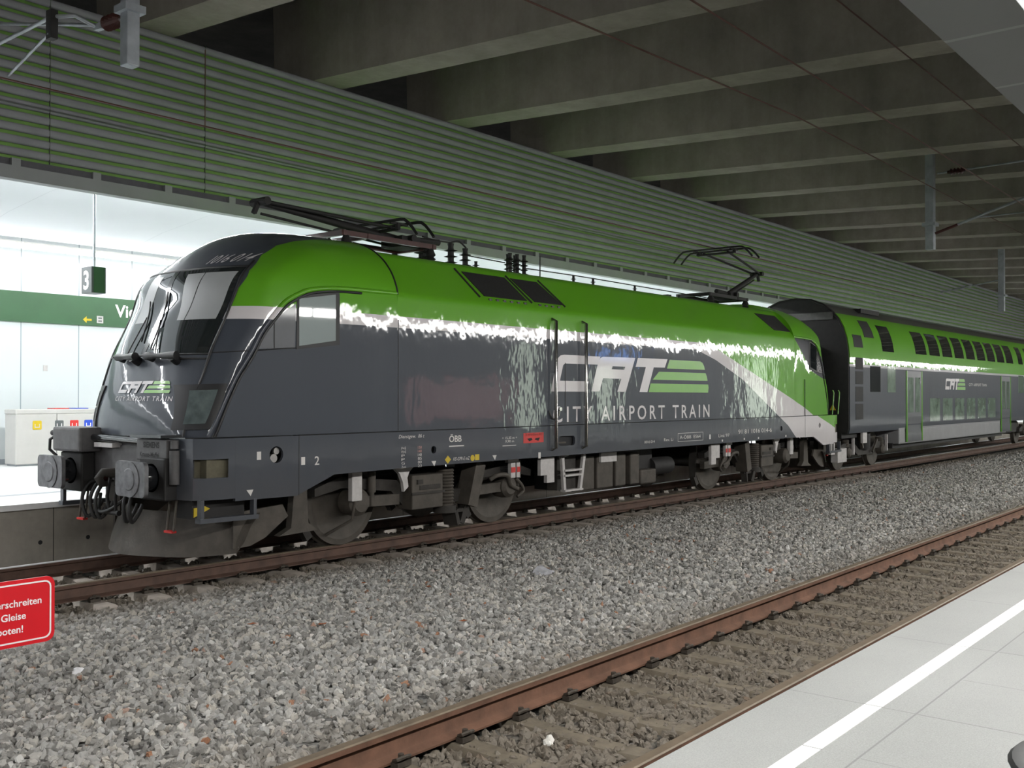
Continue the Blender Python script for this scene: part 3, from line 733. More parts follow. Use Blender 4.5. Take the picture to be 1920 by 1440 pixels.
# ================================================================== LOCOMOTIVE
# local frame: x = 0 at the first axle, y = 0 on the track centre (near side is -y), z = 0 on the rail head
LX = 8.73
loco = thing('locomotive', 'dark grey and green electric locomotive at the head of the train', 'locomotive', (LX, YC, 0))
XM = 12.9                     # mirrored position: x -> XM - x
def pchip(pts):
    xs = [float(p[0]) for p in pts]; yv = [float(p[1]) for p in pts]; n = len(xs)
    h = [xs[i + 1] - xs[i] for i in range(n - 1)]; d = [(yv[i + 1] - yv[i]) / h[i] for i in range(n - 1)]
    m = [0.0] * n; m[0] = d[0]; m[-1] = d[-1]
    for i in range(1, n - 1):
        if d[i - 1] * d[i] > 0:
            w1 = 2 * h[i] + h[i - 1]; w2 = h[i] + 2 * h[i - 1]; m[i] = (w1 + w2) / (w1 / d[i - 1] + w2 / d[i])
    def g(t):
        t = min(max(t, xs[0]), xs[-1]); i = 0
        while i < n - 2 and t > xs[i + 1]: i += 1
        s = (t - xs[i]) / h[i]
        return (1 + 2 * s) * (1 - s) ** 2 * yv[i] + s * (1 - s) ** 2 * h[i] * m[i] + s * s * (3 - 2 * s) * yv[i + 1] + s * s * (s - 1) * h[i] * m[i + 1]
    return g
HW = pchip([(0.7, 1.5), (3.1, 1.5), (3.25, 1.485), (3.45, 1.41), (3.65, 1.26), (3.8, 1.07), (3.9, .87), (3.97, .64), (4.02, .36), (4.04, 0.0)])
XF = pchip([(0.7, -2.58), (1.45, -2.58), (2.3, -2.37), (2.95, -2.06), (3.3, -1.95), (3.6, -1.67), (3.8, -1.42), (3.95, -1.1), (4.0, -.85), (4.04, -.4)])
PA = 2.7; PN = 2.3
LZ = pchip([(.7, 1.2), (1.6, 1.15), (2.9, 1.05), (3.3, 1.1), (3.7, 1.5), (4.04, 1.9)])
SEAM = .33
def LEN(z): return min(LZ(z), .3 - XF(z))
def taper(x):
    t = -.1 - x
    return 0 if t <= 0 else .12 * t * t / (t + .12)
def half_w(x, z):
    """half width of the cab: rounded nose corner joined to sides that taper in slightly"""
    s = (x - XF(z)) / LEN(z)
    if s <= 0: return 0.0
    c = HW(z) if s >= 1 else HW(z) * (1 - (1 - s) ** PA) ** (1 / PN)
    t = HW(z) * (1.5 - taper(x)) / 1.5; k = .05; q = max(k - abs(c - t), 0) / k
    return max(0.0, min(c, t) - q * q * k / 4)
def x_front(y, z):
    lo = XF(z); hi = SEAM
    for _ in range(40):
        m = (lo + hi) / 2
        if half_w(m, z) < abs(y): lo = m
        else: hi = m
    return (lo + hi) / 2
def S_side(x, z, off=0.0, sg=-1):
    e = .01; y = half_w(x, z)
    gx = (half_w(x + e, z) - half_w(x - e, z)) / (2 * e); gz = (half_w(x, z + e) - half_w(x, z - e)) / (2 * e)
    n = Vector((-gx, 1, -gz)).normalized()
    return Vector((x, y, z)) * 1 + n * off if sg > 0 else Vector((x + n.x * off, -(y + n.y * off), z + n.z * off))
def S_front(y, z, off=0.0):
    e = .01; x = x_front(y, z)
    gy = (x_front(y + e, z) - x_front(y - e, z)) / (2 * e); gz = (x_front(y, z + e) - x_front(y, z - e)) / (2 * e)
    n = Vector((-1, gy, gz)).normalized()
    return Vector((x, y, z)) + n * off
def flip(p): return Vector((XM - p[0], p[1], p[2]))
def quad_rows(c, nu, nv):
    """bilinear rows of a quad c = [bl, br, tr, tl] in 2D"""
    out = []
    for j in range(nv + 1):
        b = j / nv; r = []
        for i in range(nu + 1):
            a = i / nu
            r.append(tuple((1 - b) * ((1 - a) * c[0][k] + a * c[1][k]) + b * ((1 - a) * c[3][k] + a * c[2][k]) for k in (0, 1)))
        out.append(r)
    return out
def patch(name, rows, fn, off, mat, parent, back=.02):
    """closed thin patch that follows the surface: outer face at off, inner at off-back"""
    top = [[fn(a, b, off) for a, b in r] for r in rows]; bot = [[fn(a, b, off - back) for a, b in r] for r in rows]
    m = MB(); m.grid(top); o = len(m.v); m.grid(bot)
    nr = len(rows); nc = len(rows[0])
    edge = [(0, i) for i in range(nc)] + [(j, nc - 1) for j in range(1, nr)] + [(nr - 1, i) for i in range(nc - 2, -1, -1)] + [(j, 0) for j in range(nr - 2, 0, -1)]
    idx = [j * nc + i for j, i in edge]
    for q in range(len(idx)):
        a, b = idx[q], idx[(q + 1) % len(idx)]; m.f.append([a, b, b + o, a + o])
    return m.build(name, mat, parent, smooth=35)
def dens(pts, n=5):
    out = []
    for i in range(len(pts) - 1):
        for k in range(n): out.append(tuple(pts[i][q] + (pts[i + 1][q] - pts[i][q]) * k / n for q in range(len(pts[i]))))
    return out + [pts[-1]]
def smooth_line(pts, n=6):
    """Catmull-Rom"""
    P = [pts[0]] + list(pts) + [pts[-1]]; out = []
    for i in range(1, len(P) - 2):
        for k in range(n):
            t = k / n
            out.append(tuple(.5 * (2 * P[i][q] + (P[i + 1][q] - P[i - 1][q]) * t + (2 * P[i - 1][q] - 5 * P[i][q] + 4 * P[i + 1][q] - P[i + 2][q]) * t * t + (3 * P[i][q] - P[i - 1][q] - 3 * P[i + 1][q] + P[i + 2][q]) * t ** 3) for q in range(len(pts[0]))))
    return out + [tuple(pts[-1])]

def cab_mesh(mir):
    m = MB(); zs = [1.47 + (3.0 - 1.47) * i / 10 for i in range(10)] + [3.0 + .8 * i / 16 for i in range(16)] + [3.8 + .2 * i / 8 for i in range(9)] + [4.015, 4.03, 4.0395]
    rows = []
    for z in zs:
        hs = []
        for k in range(0, 47):
            u = (k / 46) ** 2.2; x = XF(z) + (SEAM - XF(z)) * u; hs.append((x, half_w(x, z) if k else 0.0))
        hs[-1] = (SEAM, HW(z))
        r = [(x, -y, z) for x, y in hs[::-1]] + [(x, y, z) for x, y in hs[1:]]
        rows.append(r)
    if mir: rows = [[flip(p) for p in r] for r in rows]
    m.grid(rows); nc = len(rows[0])
    m.f.append([j * nc for j in range(len(rows))] + [j * nc + nc - 1 for j in range(len(rows) - 1, -1, -1)])
    return m
front_cab = cab_mesh(False).build('cab', M['loco'], loco, 40); front_cab['label'] = 'front cab with rounded raked nose'
rear_cab = cab_mesh(True).build('cab', M['loco'], loco, 40); rear_cab['label'] = 'rear cab beside the coach'
# middle body
half = [(1.5, 1.44), (1.5, 2.2), (1.5, 3.15), (1.5, 3.185), (1.492, 3.225), (1.47, 3.26), (1.44, 3.296), (1.08, 3.729), (1.05, 3.765), (1.0, 3.81), (.92, 3.84), (.6, 3.875), (0, 3.89)]
sec = [(-a, b) for a, b in half] + [(a, b) for a, b in half[-2::-1]]
body = MB().prism(sec, 'x', SEAM, XM - SEAM).build('body_shell', M['loco'], loco, 25)
# sole bar / skirt plates: outline in (x, z), with openings
SK = [(-2.12, 1.465), (XM + 1.92, 1.465), (XM + 1.92, .78), (XM + 1.28, .775), (XM + .72, .985), (XM - .6, 1.0), (.6, 1.0), (-.72, .985), (-1.28, .775), (-2.12, .78)]
holes = [circle(-1.57, 1.26, .095), circle(1.0, 1.21, .05, 14), rrect(3.78, 4.22, 1.15, 1.30, .06), circle(11.88, 1.22, .055, 14), circle(XM + 1.08, 1.24, .055, 14)]
for sg in (-1, 1):
    link('side_skirt', plate_mesh('side_skirt', SK, holes if sg < 0 else [], .04, M['loco'], lambda a, b, c, sg=sg: (a, sg * (1.482 + c), b)), loco)
MB().box(-1.2, XM + 1.2, -1.40, 1.40, 1.02, 1.46).build('underframe', M['dark'], loco)
MB().cyl((-1.60, -1.44, 1.22), (-1.60, -1.49, 1.22), .05, n=14).cyl((-1.545, -1.44, 1.30), (-1.545, -1.47, 1.30), .04, n=12).build('socket', M['steel'], loco)
# dark gap between nose and skirt
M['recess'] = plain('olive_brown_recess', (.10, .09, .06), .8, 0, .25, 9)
def bumper(mir):
    f = (lambda p: tuple(flip((p[0] + .20, p[1], p[2])))) if mir else (lambda p: tuple(p))
    mat = M['loco']
    t = bpy.data.objects.new('bumper', None); COL.objects.link(t); t.parent = loco
    # corner plates wrapping from the side to the front, with a rectangular opening near the corner
    for sg in (-1, 1):
        plan = [(-2.10, -1.502), (-2.30, -1.495), (-2.46, -1.455), (-2.56, -1.37), (-2.60, -1.25), (-2.61, -1.0)]
        m = MB(); th = .04
        def strip(z0, z1, pl):
            out = []
            for z in (z0, z1): out.append([f((x, -sg * y if sg > 0 else y, z)) for x, y in pl])
            inn = [[f((x + .05, (-sg * (y + .05)) if sg > 0 else y + .05, z)) for x, y in pl] for z in (z0, z1)]
            m.grid(out); o = len(m.v); m.grid(inn); n = len(pl)
            e = list(range(n)) + list(range(2 * n - 1, n - 1, -1)); b0 = o - 2 * n
            for q in range(len(e)): m.f.append([b0 + e[q], b0 + e[(q + 1) % len(e)], o + e[(q + 1) % len(e)], o + e[q]])
        strip(1.245, 1.465, plan); strip(.81, 1.045, plan)
        strip(1.045, 1.245, [(-2.10, -1.502), (-2.21, -1.50)]); strip(1.045, 1.245, plan[3:])
        m.build('corner_plate', mat, t, 30)
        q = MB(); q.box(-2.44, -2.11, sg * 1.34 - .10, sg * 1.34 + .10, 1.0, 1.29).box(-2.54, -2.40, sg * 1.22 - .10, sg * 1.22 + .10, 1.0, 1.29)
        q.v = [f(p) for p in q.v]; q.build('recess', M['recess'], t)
    m = MB(); m.box(-2.56, -2.46, -1.1, 1.1, .95, 1.45)
    m.v = [f(p) for p in m.v]; m.build('headstock', M['grey2'], t)
    m = MB(); m.box(-2.70, -1.3, -1.46, 1.46, 1.450, 1.475)
    m.v = [f((p[0] if p[0] > -2 else p[0] + .12 * (abs(p[1]) > 1.2), p[1] * (1 if p[0] > -2 else .86), p[2])) for p in m.v]; m.build('ledge', M['blackgloss'], t)
    for sg in (-1, 1):
        # step frame hung under the skirt
        s = MB()
        for a, b in (((-2.53, .82), (-2.53, .60)), ((-1.86, .79), (-1.86, .60))): s.bar(f((a[0], sg * 1.47, a[1])), f((b[0], sg * 1.47, b[1])), .07, .04)
        s.bar(f((-2.565, sg * 1.47, .60)), f((-1.825, sg * 1.47, .59)), .10, .05)
        s.build('step', M['grey'], t)
    return t
bumper(False); bumper(True)

# buffers
def buffer(x, y, d):
    t = bpy.data.objects.new('buffer', None); COL.objects.link(t); t.parent = loco
    MB().prism([(y + a, b) for a, b in rrect(-.29, .29, .855, 1.23, .06)], 'x', x, x + d * .045).build('buffer_plate', M['buffer'], t, 40)
    MB().lathe([(0, .19), (.01, .19), (.012, .12), (.02, .11)], (x - d * .0, y, 1.04), (-d, 0, 0), 24).build('wear_disc', M['buffer'], t, 30)
    MB().lathe([(.04, .10), (.10, .10), (.11, .135), (.25, .135), (.25, .155), (.44, .165), (.44, .12)], (x, y, 1.04), (d, 0, 0), 24).build('plunger', M['blackgloss'], t, 30)
    MB().box(min(x + d * .25, x + d * .42), max(x + d * .25, x + d * .42), y - .26, y + .24, .80, 1.26).build('housing', M['dark'], t, bevel=.02)
    return t
buffer(-3.0, -.875, 1); buffer(-3.0, .875, 1); buffer(XM + 2.86, -.875, -1); buffer(XM + 2.86, .875, -1)
# coupling hook, hoses, socket boxes, rail and builder's plate on the headstock
def coupling(mir):
    f = (lambda p: flip(p)) if mir else (lambda p: Vector(p))
    t = bpy.data.objects.new('coupling', None); COL.objects.link(t); t.parent = loco
    MB().tube([f(p) for p in ((-2.5, 0, 1.04), (-2.72, 0, 1.05), (-2.82, 0, 1.06), (-2.87, 0, 1.0), (-2.83, 0, .93), (-2.77, 0, .93))], .045, 10, [.06, .055, .05, .05, .045, .03]).build('hook', M['under'], t, 50)
    m = MB()
    for s in (-1, 1): m.tube([f(p) for p in ((-2.68, s * .09, 1.0), (-2.72, s * .09, .78), (-2.70, s * .07, .60))], .02, 8)
    m.cyl(f((-2.70, -.14, .60)), f((-2.70, .14, .60)), .03, n=10).build('shackle', M['dark'], t, 50)
    MB().box(*sorted((f((-2.56, 0, 0)).x, f((-2.50, 0, 0)).x)), -.22, .22, .88, 1.2).build('drawbar_plate', M['under'], t)
    for y, c in ((-.30, 'hose'), (-.42, 'hose'), (.30, 'hose'), (.42, 'hose'), (.60, 'hose')):
        MB().tube(smooth_line([tuple(f(p)) for p in ((-2.50, y, .95), (-2.66, y, .90), (-2.74, y * 1.02, .72), (-2.70, y * .95, .52), (-2.60, y * .88, .60), (-2.54, y * .84, .70))]), .022, 8).build('air_hose', M[c], t, 60)
    for y in (-.30, .30): MB().cyl(f((-2.56, y, .98)), f((-2.66, y, .95)), .032, n=10).build('hose_cock', M['redbrown'], t, 40)
    for y in (-1.02, .86):
        MB().tube([f(p) for p in ((-2.56, y - .05, .80), (-2.60, y - .05, .46), (-2.60, y + .08, .46), (-2.56, y + .08, .80))], .014, 6).build('shunter_step', M['under2'], t, 50)
        o = MB().box(*sorted((f((-2.63, 0, 0)).x, f((-2.57, 0, 0)).x)), y - .06, y + .09, .445, .468).build('step_tip', M['red'], t); o['label'] = 'red step tip'
    MB().tube(smooth_line([tuple(f(p)) for p in ((-2.56, -.15, .82), (-2.72, -.05, .66), (-2.72, .25, .60), (-2.60, .45, .78))]), .02, 8).build('jumper_cable', M['hose'], t, 60)
    return t
coupling(False); coupling(True)
hs = bpy.data.objects.new('headstock_fittings', None); COL.objects.link(hs); hs.parent = loco
MB().box(-2.84, -2.55, .50, 1.14, 1.27, 1.56).build('socket_box', M['grey2'], hs, bevel=.03)
MB().tube([(-2.74, 1.2, 1.46), (-2.80, 1.27, 1.40), (-2.80, 1.28, 1.28), (-2.74, 1.22, 1.20)], .018, 8).build('box_cable', M['hose'], hs, 60)
MB().cyl((-2.78, 1.17, 1.48), (-2.78, 1.24, 1.48), .035, n=12).build('box_plug', M['dark'], hs, 40)
MB().cyl((-2.66, .52, 1.44), (-2.66, -.55, 1.42), .04, n=12).build('front_rail', M['blackgloss'], hs, 40)
MB().box(-2.70, -2.58, .02, .42, 1.335, 1.385).build('nameplate_holder', M['white_paint'], hs)
MB().box(-2.60, -2.55, -.52, .20, 1.06, 1.36).build('beam_plate', M['grey2'], hs, bevel=.01)
MB().box(-2.72, -2.55, -1.12, -.53, 1.225, 1.455).build('builder_plate', M['grey2'], hs, bevel=.01)
MB().box(-2.80, -2.55, -1.14, -.53, 1.475, 1.505).build('foot_tread', M['blackgloss'], hs)
link('builder_lettering', text_mesh('builder_lettering', 'SIEMENS', .085, M['dark'], lambda u, v: (-2.722, -.67 - u, 1.365 + v), 0, .004), hs)
link('builder_lettering', text_mesh('builder_lettering', 'Krauss-Maffei', .070, M['dark'], lambda u, v: (-2.722, -.60 - u, 1.265 + v), 0, .002), hs)
MB().cyl((-2.66, -1.18, .98), (-2.66, -1.18, 1.34), .055, n=12).cyl((-2.66, -1.18, 1.36), (-2.66, -1.18, 1.45), .045, n=12).build('lamp_bracket', M['grey2'], hs, 40)
# snow plough
def plough(mir):
    f = (lambda p: flip(p)) if mir else (lambda p: Vector(p))
    rows = []
    for z, dx in ((.12, 0), (.25, .06), (.45, .14), (.60, .17)):
        r = []
        for k in range(-8, 9):
            y = k / 8 * 1.32; r.append(f((-2.62 + dx + abs(y) ** 1.6 * .42 + (.10 if z > .5 else 0), y * (1 - .05 * (z < .2)), z + (.12 * max(0, abs(y) - .95) if z < .3 else 0))))
        rows.append(r)
    m = MB(); m.grid(rows); o = len(m.v); m.grid([[Vector(p) + Vector((.04 if not mir else -.04, 0, 0)) for p in r] for r in rows])
    m.build('snow_plough', M['under2'], loco, 40)
    for s in (-1, 1):
        m = MB()
        pl = [(-1.98, .62), (-1.30, .66), (-1.22, .52), (-1.55, .30), (-1.75, .23), (-1.98, .22)]
        vs = [f((x, s * 1.27, z)) for x, z in pl] + [f((x, s * 1.23, z)) for x, z in pl]; n = len(pl)
        m.add(vs, [list(range(n)), list(range(2 * n - 1, n - 1, -1))] + [[i, (i + 1) % n, (i + 1) % n + n, i + n] for i in range(n)])
        m.box(*sorted((f((-2.1, 0, 0)).x, f((-1.95, 0, 0)).x)), s * 1.0 - .1, s * 1.24, .5, 1.0)
        m.build('plough_bracket', M['under2'], loco)
plough(False); plough(True)
MB().prism([(-2.50, .62), (-2.30, .70), (-2.36, .73), (-2.50, .72)], 'y', -1.30, -1.29).build('yellow_tag', M['yellow'], loco)
MB().box(-2.52, -1.85, -1.29, -1.0, .60, .80).build('step_box', M['dark'], loco)

# ---- nose details (windscreen, pillars, headlights, mouldings); built for the front, mirrored for the rear cab
PIL = pchip([(1.47, .95), (1.94, 1.01), (2.3, 1.04), (2.66, 1.036), (2.92, 1.036), (3.16, 1.06), (3.37, 1.05), (3.59, .96), (3.74, .91)])
RIDGE = [(-2.25, 1.48), (-2.11, 1.84), (-1.97, 2.13), (-1.86, 2.30), (-1.77, 2.44), (-1.65, 2.66), (-1.49, 2.86), (-1.34, 3.02), (-1.16, 3.12), (-1.02, 3.175), (-.72, 3.22), (-.3, 3.23), (.34, 3.235)]
def nose(cab, mir):
    ff = (lambda p: flip(p)) if mir else (lambda p: Vector(p))
    F = lambda a, b, off=0.0: ff(S_front(a, b, off)); SN = lambda a, b, off=0.0: ff(S_side(a, b, off, -1)); SP = lambda a, b, off=0.0: ff(S_side(a, b, off, 1))
    # windscreen band
    rows = []
    for j in range(15):
        z = 2.40 + (3.42 - 2.40) * j / 14; w = PIL(z) - .028
        rows.append([(w * (2 * i / 28 - 1), z) for i in range(29)])
    patch('windscreen', rows, F, .006, M['dark_glass'], cab)
    # pale sun blind filling the upper part, split by a slanted bar
    bl = [(-.30, 2.80), (-.90, 2.80), (-.865, 3.37), (-.30, 3.37)]
    patch('sun_blind', quad_rows([(-.36, 2.80), (-.475, 2.80), (-.555, 3.36), (-.27, 3.36)], 8, 10), F, .009, M['blind'], cab)
    patch('sun_blind', quad_rows([(-.49, 2.80), (-.93, 2.80), (-.985, 3.36), (-.57, 3.36)], 8, 10), F, .009, M['blind'], cab)
    patch('sun_blind', quad_rows([(.33, 2.80), (.60, 2.80), (.50, 3.37), (.25, 3.37)], 8, 10), F, .009, M['blind'], cab)
    patch('centre_pillar', quad_rows([(.045, 2.40), (-.045, 2.40), (-.045, 3.42), (.045, 3.42)], 2, 12), F, .010, M['blackgloss'], cab)
    patch('mid_window', quad_rows([(-.09, 2.46), (-.28, 2.46), (-.18, 2.72), (.06, 2.72)], 4, 4), F, .011, M['lamp_glass'], cab)
    # frame lines
    m = MB()
    m.tube([F(y, 3.425, .004) for y in [PIL(3.42) * k / 16 for k in range(-16, 17)]], .016, 6)
    m.build('windscreen_seal', M['black'], cab, 60); m = MB()
    m.tube([F(y, 2.395, .004) for y in [PIL(2.4) * k / 16 for k in range(-16, 17)]], .012, 6)
    m.build('windscreen_seal', M['black'], cab, 60)
    for s in (-1, 1):
        m = MB(); zs = [1.48 + (3.50 - 1.48) * k / 40 for k in range(41)]
        m.tube([F(s * PIL(z), z, .004) for z in zs], .016, 6); m.build('pillar_seam', M['black'], cab, 60)
        Sx = SN if s < 0 else SP
        m = MB(); m.tube([Sx(a, b, -.004) for a, b in smooth_line(RIDGE, 5)], .03, 8); m.build('side_moulding', M['loco'], cab, 60)
        m = MB(); m.tube([Sx(a + .035, b - .035, .0) for a, b in smooth_line(RIDGE[:-1], 5)], .018, 6); m.build('moulding_seam', M['black'], cab, 60)
        m = MB(); m.tube([Sx(a, b, .0) for a, b in dens([(-2.12, 2.41), (-1.78, 2.435), (-1.16, 2.49)], 10)], .007, 6); m.build('panel_seam', M['black'], cab, 60)
        # headlight
        q = [(-2.375, 1.585), (-2.20, 1.60), (-2.055, 2.0), (-2.25, 2.0)]
        c = (sum(p[0] for p in q) / 4, sum(p[1] for p in q) / 4)
        def G(a, b, off=0.0, s=s): return F(s * a, b, off)
        hq = [(-2.40, 1.61), (-2.265, 1.62), (-2.14, 1.99), (-2.315, 1.98)]
        big = [(-2.465, 1.545), (-2.20, 1.56), (-2.06, 2.06), (-2.375, 2.045)]
        patch('headlight_frame', quad_rows(big, 12, 16), Sx, .018, M['black'], cab)
        patch('headlight', quad_rows(hq, 12, 16), Sx, .026, M['lamp_glass'], cab)
        # side window in its rubber frame, dark panel ahead of it
        fr = [(-1.20, 2.47), (-.60, 2.54), (-.60, 3.18), (-1.19, 3.10)]
        gl = [(-1.165, 2.51), (-.66, 2.59), (-.66, 3.145), (-1.165, 3.065)]
        patch('window_frame', quad_rows(fr, 8, 8), Sx, .008, M['black'], cab)
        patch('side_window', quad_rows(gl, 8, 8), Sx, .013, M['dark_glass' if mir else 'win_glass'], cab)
        pl = [(-1.75, 2.455), (-1.215, 2.49), (-1.205, 3.0), (-1.52, 2.78)]
        patch('quarter_panel', quad_rows(pl, 6, 6), Sx, .005, M['blackgloss'] if mir else M['grey'], cab)
        if not mir:
            m = MB(); m.tube([Sx(-1.49, 2.47 + .33 * k / 8, .008) for k in range(9)], .006, 6); m.build('panel_seam', M['black'], cab, 60)
    # wipers and the grab handles under the windscreen
    for p0, p1, a0, a1 in (((-.30, 2.39), (-.08, 2.80), (-.15, 2.46), (-.03, 3.16)), ((.30, 2.39), (.26, 2.85), (.12, 2.55), (.33, 3.06))):
        m = MB(); m.tube([F(p0[0] + (p1[0] - p0[0]) * k / 6, p0[1] + (p1[1] - p0[1]) * k / 6, .035) for k in range(7)], .008, 6)
        m.tube([F(a0[0] + (a1[0] - a0[0]) * k / 8, a0[1] + (a1[1] - a0[1]) * k / 8, .026) for k in range(9)], .009, 6)
        m.build('wiper', M['black'], cab, 60)
    for ya, yb in ((.38, -.03), (-.24, -.72)):
        m = MB(); m.tube([F(ya + (yb - ya) * k / 6, 2.345, .10) for k in range(7)], .032, 10, [.045, .045, .03, .032, .04, .045, .05])
        m.cyl(F(ya - .04, 2.34, .02), F(ya - .04, 2.34, .11), .04, n=10); m.cyl(F(yb + .06, 2.32, -.01), F(yb + .06, 2.335, .10), .055, n=10)
        m.build('wiper_drive', M['black'], cab, 50)
    m = MB(); m.tube([F(y, 2.335, .03) for y in (-.72, -.8, -.9, -1.03)], .010, 6); m.build('grab_rail', M['dark'], cab, 60)
    m = MB(); m.tube([F(y, 2.345, .12) for y in (.36, .46)], .010, 6); m.build('grab_rail', M['dark'], cab, 60)
nose(front_cab, False); nose(rear_cab, True)
# dark seam where cab dome meets the lower roof
m = MB(); m.tube([(SEAM + .01, -HW(z) - .004, z) for z in [3.22 + .75 * k / 24 for k in range(25)]], .012, 6); m.build('dome_seam', M['black'], loco, 60)

# ---- lettering
LOGO_W = {'C': [(3.93, 2.565), (4.927, 2.565), (4.857, 2.432), (3.95, 2.43), (3.90, 2.40), (3.815, 2.16), (4.596, 2.158), (4.522, 1.992), (3.58, 1.992), (3.72, 2.42), (3.77, 2.51), (3.83, 2.55)],
          'A': [(4.67, 1.996), (4.83, 2.40), (4.88, 2.49), (4.93, 2.545), (5.004, 2.565), (5.986, 2.575), (5.686, 1.993), (5.427, 1.995), (5.546, 2.211), (5.003, 2.213), (4.896, 1.995)],
          'T': [(6.07, 2.578), (7.063, 2.582), (6.97, 2.43), (6.591, 2.426), (6.378, 1.99), (6.12, 1.992), (6.327, 2.425), (5.996, 2.422)]}
LOGO_H = [(5.284, 2.416), (5.67, 2.416), (5.637, 2.366), (5.259, 2.365)]
LOGO_G = [[(7.137, 2.575), (8.27, 2.575), (8.36, 2.55), (8.42, 2.49), (8.454, 2.42), (7.044, 2.414)], [(6.77, 2.353), (8.48, 2.357), (8.53, 2.29), (8.558, 2.212), (6.555, 2.208)], [(6.484, 2.142), (8.58, 2.142), (8.60, 2.08), (8.577, 1.985), (6.42, 1.99)]]
def logo(parent, fn, sub=0):
    def finish(me):
        if sub:
            bm = bmesh.new(); bm.from_mesh(me); bmesh.ops.triangulate(bm, faces=bm.faces); bmesh.ops.subdivide_edges(bm, edges=bm.edges, cuts=sub, use_grid_fill=True); bm.to_mesh(me); bm.free()
        for v in me.vertices: v.co = fn(v.co.x, v.co.y)
    for k, poly in LOGO_W.items():
        me = plate_mesh('logo_letter', poly, [LOGO_H] if k == 'A' else [], 0, M['logo_white'], lambda a, b, c: (a, b, 0)); finish(me)
        link('logo_letter', me, parent)['label'] = 'white letter %s of the logo' % k
    for poly in LOGO_G:
        me = plate_mesh('logo_bar', poly, [], 0, M['logo_green'], lambda a, b, c: (a, b, 0)); finish(me); link('logo_bar', me, parent)['label'] = 'green bar of the logo'
lg = bpy.data.objects.new('side_logo', None); COL.objects.link(lg); lg.parent = loco
logo(lg, lambda a, b: (a, -1.504, b))
def fit_text(name, s, w, h, mat, fn, parent, shear=0, bold=0, sp=1.0):
    """text scaled to the given width and capital height"""
    a, b = text_w(s, 1, shear, bold, sp)
    me = text_mesh(name, s, 1, mat, lambda u, v: fn((u - a) / (b - a) * w, v / .69 * h), shear, bold, sp); return link(name, me, parent)
fit_text('slogan', 'CITY AIRPORT TRAIN', 4.99, .235, M['logo_white'], lambda u, v: (3.64 + u, -1.504, 1.522 + v), loco, 0, .012, 1.45)
fl = bpy.data.objects.new('nose_logo', None); COL.objects.link(fl); fl.parent = front_cab
kx = .97 / (8.60 - 3.58)
logo(fl, lambda a, b: S_front(.28 - (a - 3.58) * kx, 1.955 + (b - 1.99) * .235, .008), 3)
fit_text('nose_slogan', 'CITY AIRPORT TRAIN', 1.05, .052, M['logo_white'], lambda u, v: S_front(.30 - u, 1.865 + v, .008), front_cab, 0, .0, 1.25)
fit_text('running_number', '1016 014', .53, .11, M['logo_white'], lambda u, v: S_front(-.43 - u, 3.475 + v + u * .04, .012), front_cab, .35, .008, 1.05)
def mk(s, x, z, w, h, mat='mark', shear=0, bold=0): return fit_text('stencil', s, w, h, M[mat], lambda u, v: (x + u, -1.5035, z + v), loco, shear, bold)
mk('Dienstgew.  86 t', .35, 1.38, .47, .045, 'mark', .25)
for i, (a, b) in enumerate((('P+E', '150'), ('P2+E', '140'), ('P', '140'), ('P', '85'), ('G', '80'), ('Zusi', '23'))):
    mk(a, .40, 1.235 - i * .048, .06 + .02 * (i in (0, 1, 5)), .034); mk(b, .70, 1.235 - i * .048, .07, .034, 'pink' if i < 2 else 'mark')
mk('ÖBB', 1.30, 1.30, .25, .085, 'mark', 0, .02); MB().box(1.30, 1.60, -1.5035, -1.5, 1.235, 1.25).build('stencil_line', M['mark'], loco)
mk('KE-GPR-E mZ', 1.38, 1.045, .34, .045, 'mark', .3)
dm = MB().prism([(1.215, 1.065), (1.275, 1.12), (1.335, 1.065), (1.275, 1.01)], 'y', -1.5035, -1.5).build('yellow_diamond', M['yellow'], loco)
MB().prism(rrect(1.735, 1.82, 1.02, 1.105, .04), 'y', -1.5035, -1.5).box(1.83, 1.92, -1.5035, -1.5, 1.03, 1.11).build('yellow_mark', M['yellow'], loco)
mk('+ 15,35 m +', 2.42, 1.30, .34, .035); mk('9,90 m', 2.49, 1.25, .2, .035); MB().box(2.43, 2.74, -1.5035, -1.5, 1.20, 1.21).build('stencil_line', M['mark'], loco)
MB().box(2.91, 3.40, -1.5035, -1.5, 1.225, 1.375).build('red_plate', M['red'], loco)
mk('TAURUS', 2.95, 1.335, .41, .026); MB().prism([(3.0, 1.29), (3.10, 1.30), (3.13, 1.27), (3.05, 1.25)], 'y', -1.505, -1.5035).prism([(3.31, 1.30), (3.20, 1.29), (3.18, 1.27), (3.27, 1.25)], 'y', -1.505, -1.5035).build('plate_emblem', M['dark'], loco)
for x, z in ((1.0, 1.03), (2.25, 1.05), (-1.93, .86)): MB().prism([(x - .045, z + .03), (x + .045, z + .03), (x + .01, z - .04)], 'y', -1.5035, -1.5).build('triangle_mark', M['mark'], loco)
for x, z in ((-1.81, 1.26), (-1.19, 1.17), (3.30, 1.03), (8.65, 1.14)): MB().box(x - .028, x + .028, -1.5035, -1.5, z - .045, z + .045).build('stencil_block', M['mark'], loco)
mk('2', -1.02, 1.115, .07, .10, 'mark', 0, .01)
mk('0016 014', 6.28, 1.10, .34, .045); mk('Rev. Li', 6.94, 1.115, .32, .05)
m = MB()
for a, b, c, d in ((7.43, 8.38, 1.085, 1.092), (7.43, 8.38, 1.235, 1.242), (7.43, 7.438, 1.085, 1.242), (8.372, 8.38, 1.085, 1.242)): m.box(a, b, -1.5035, -1.5, c, d)
m.build('stencil_frame', M['mark'], loco); mk('A-ÖBB  ES64', 7.5, 1.135, .78, .06)
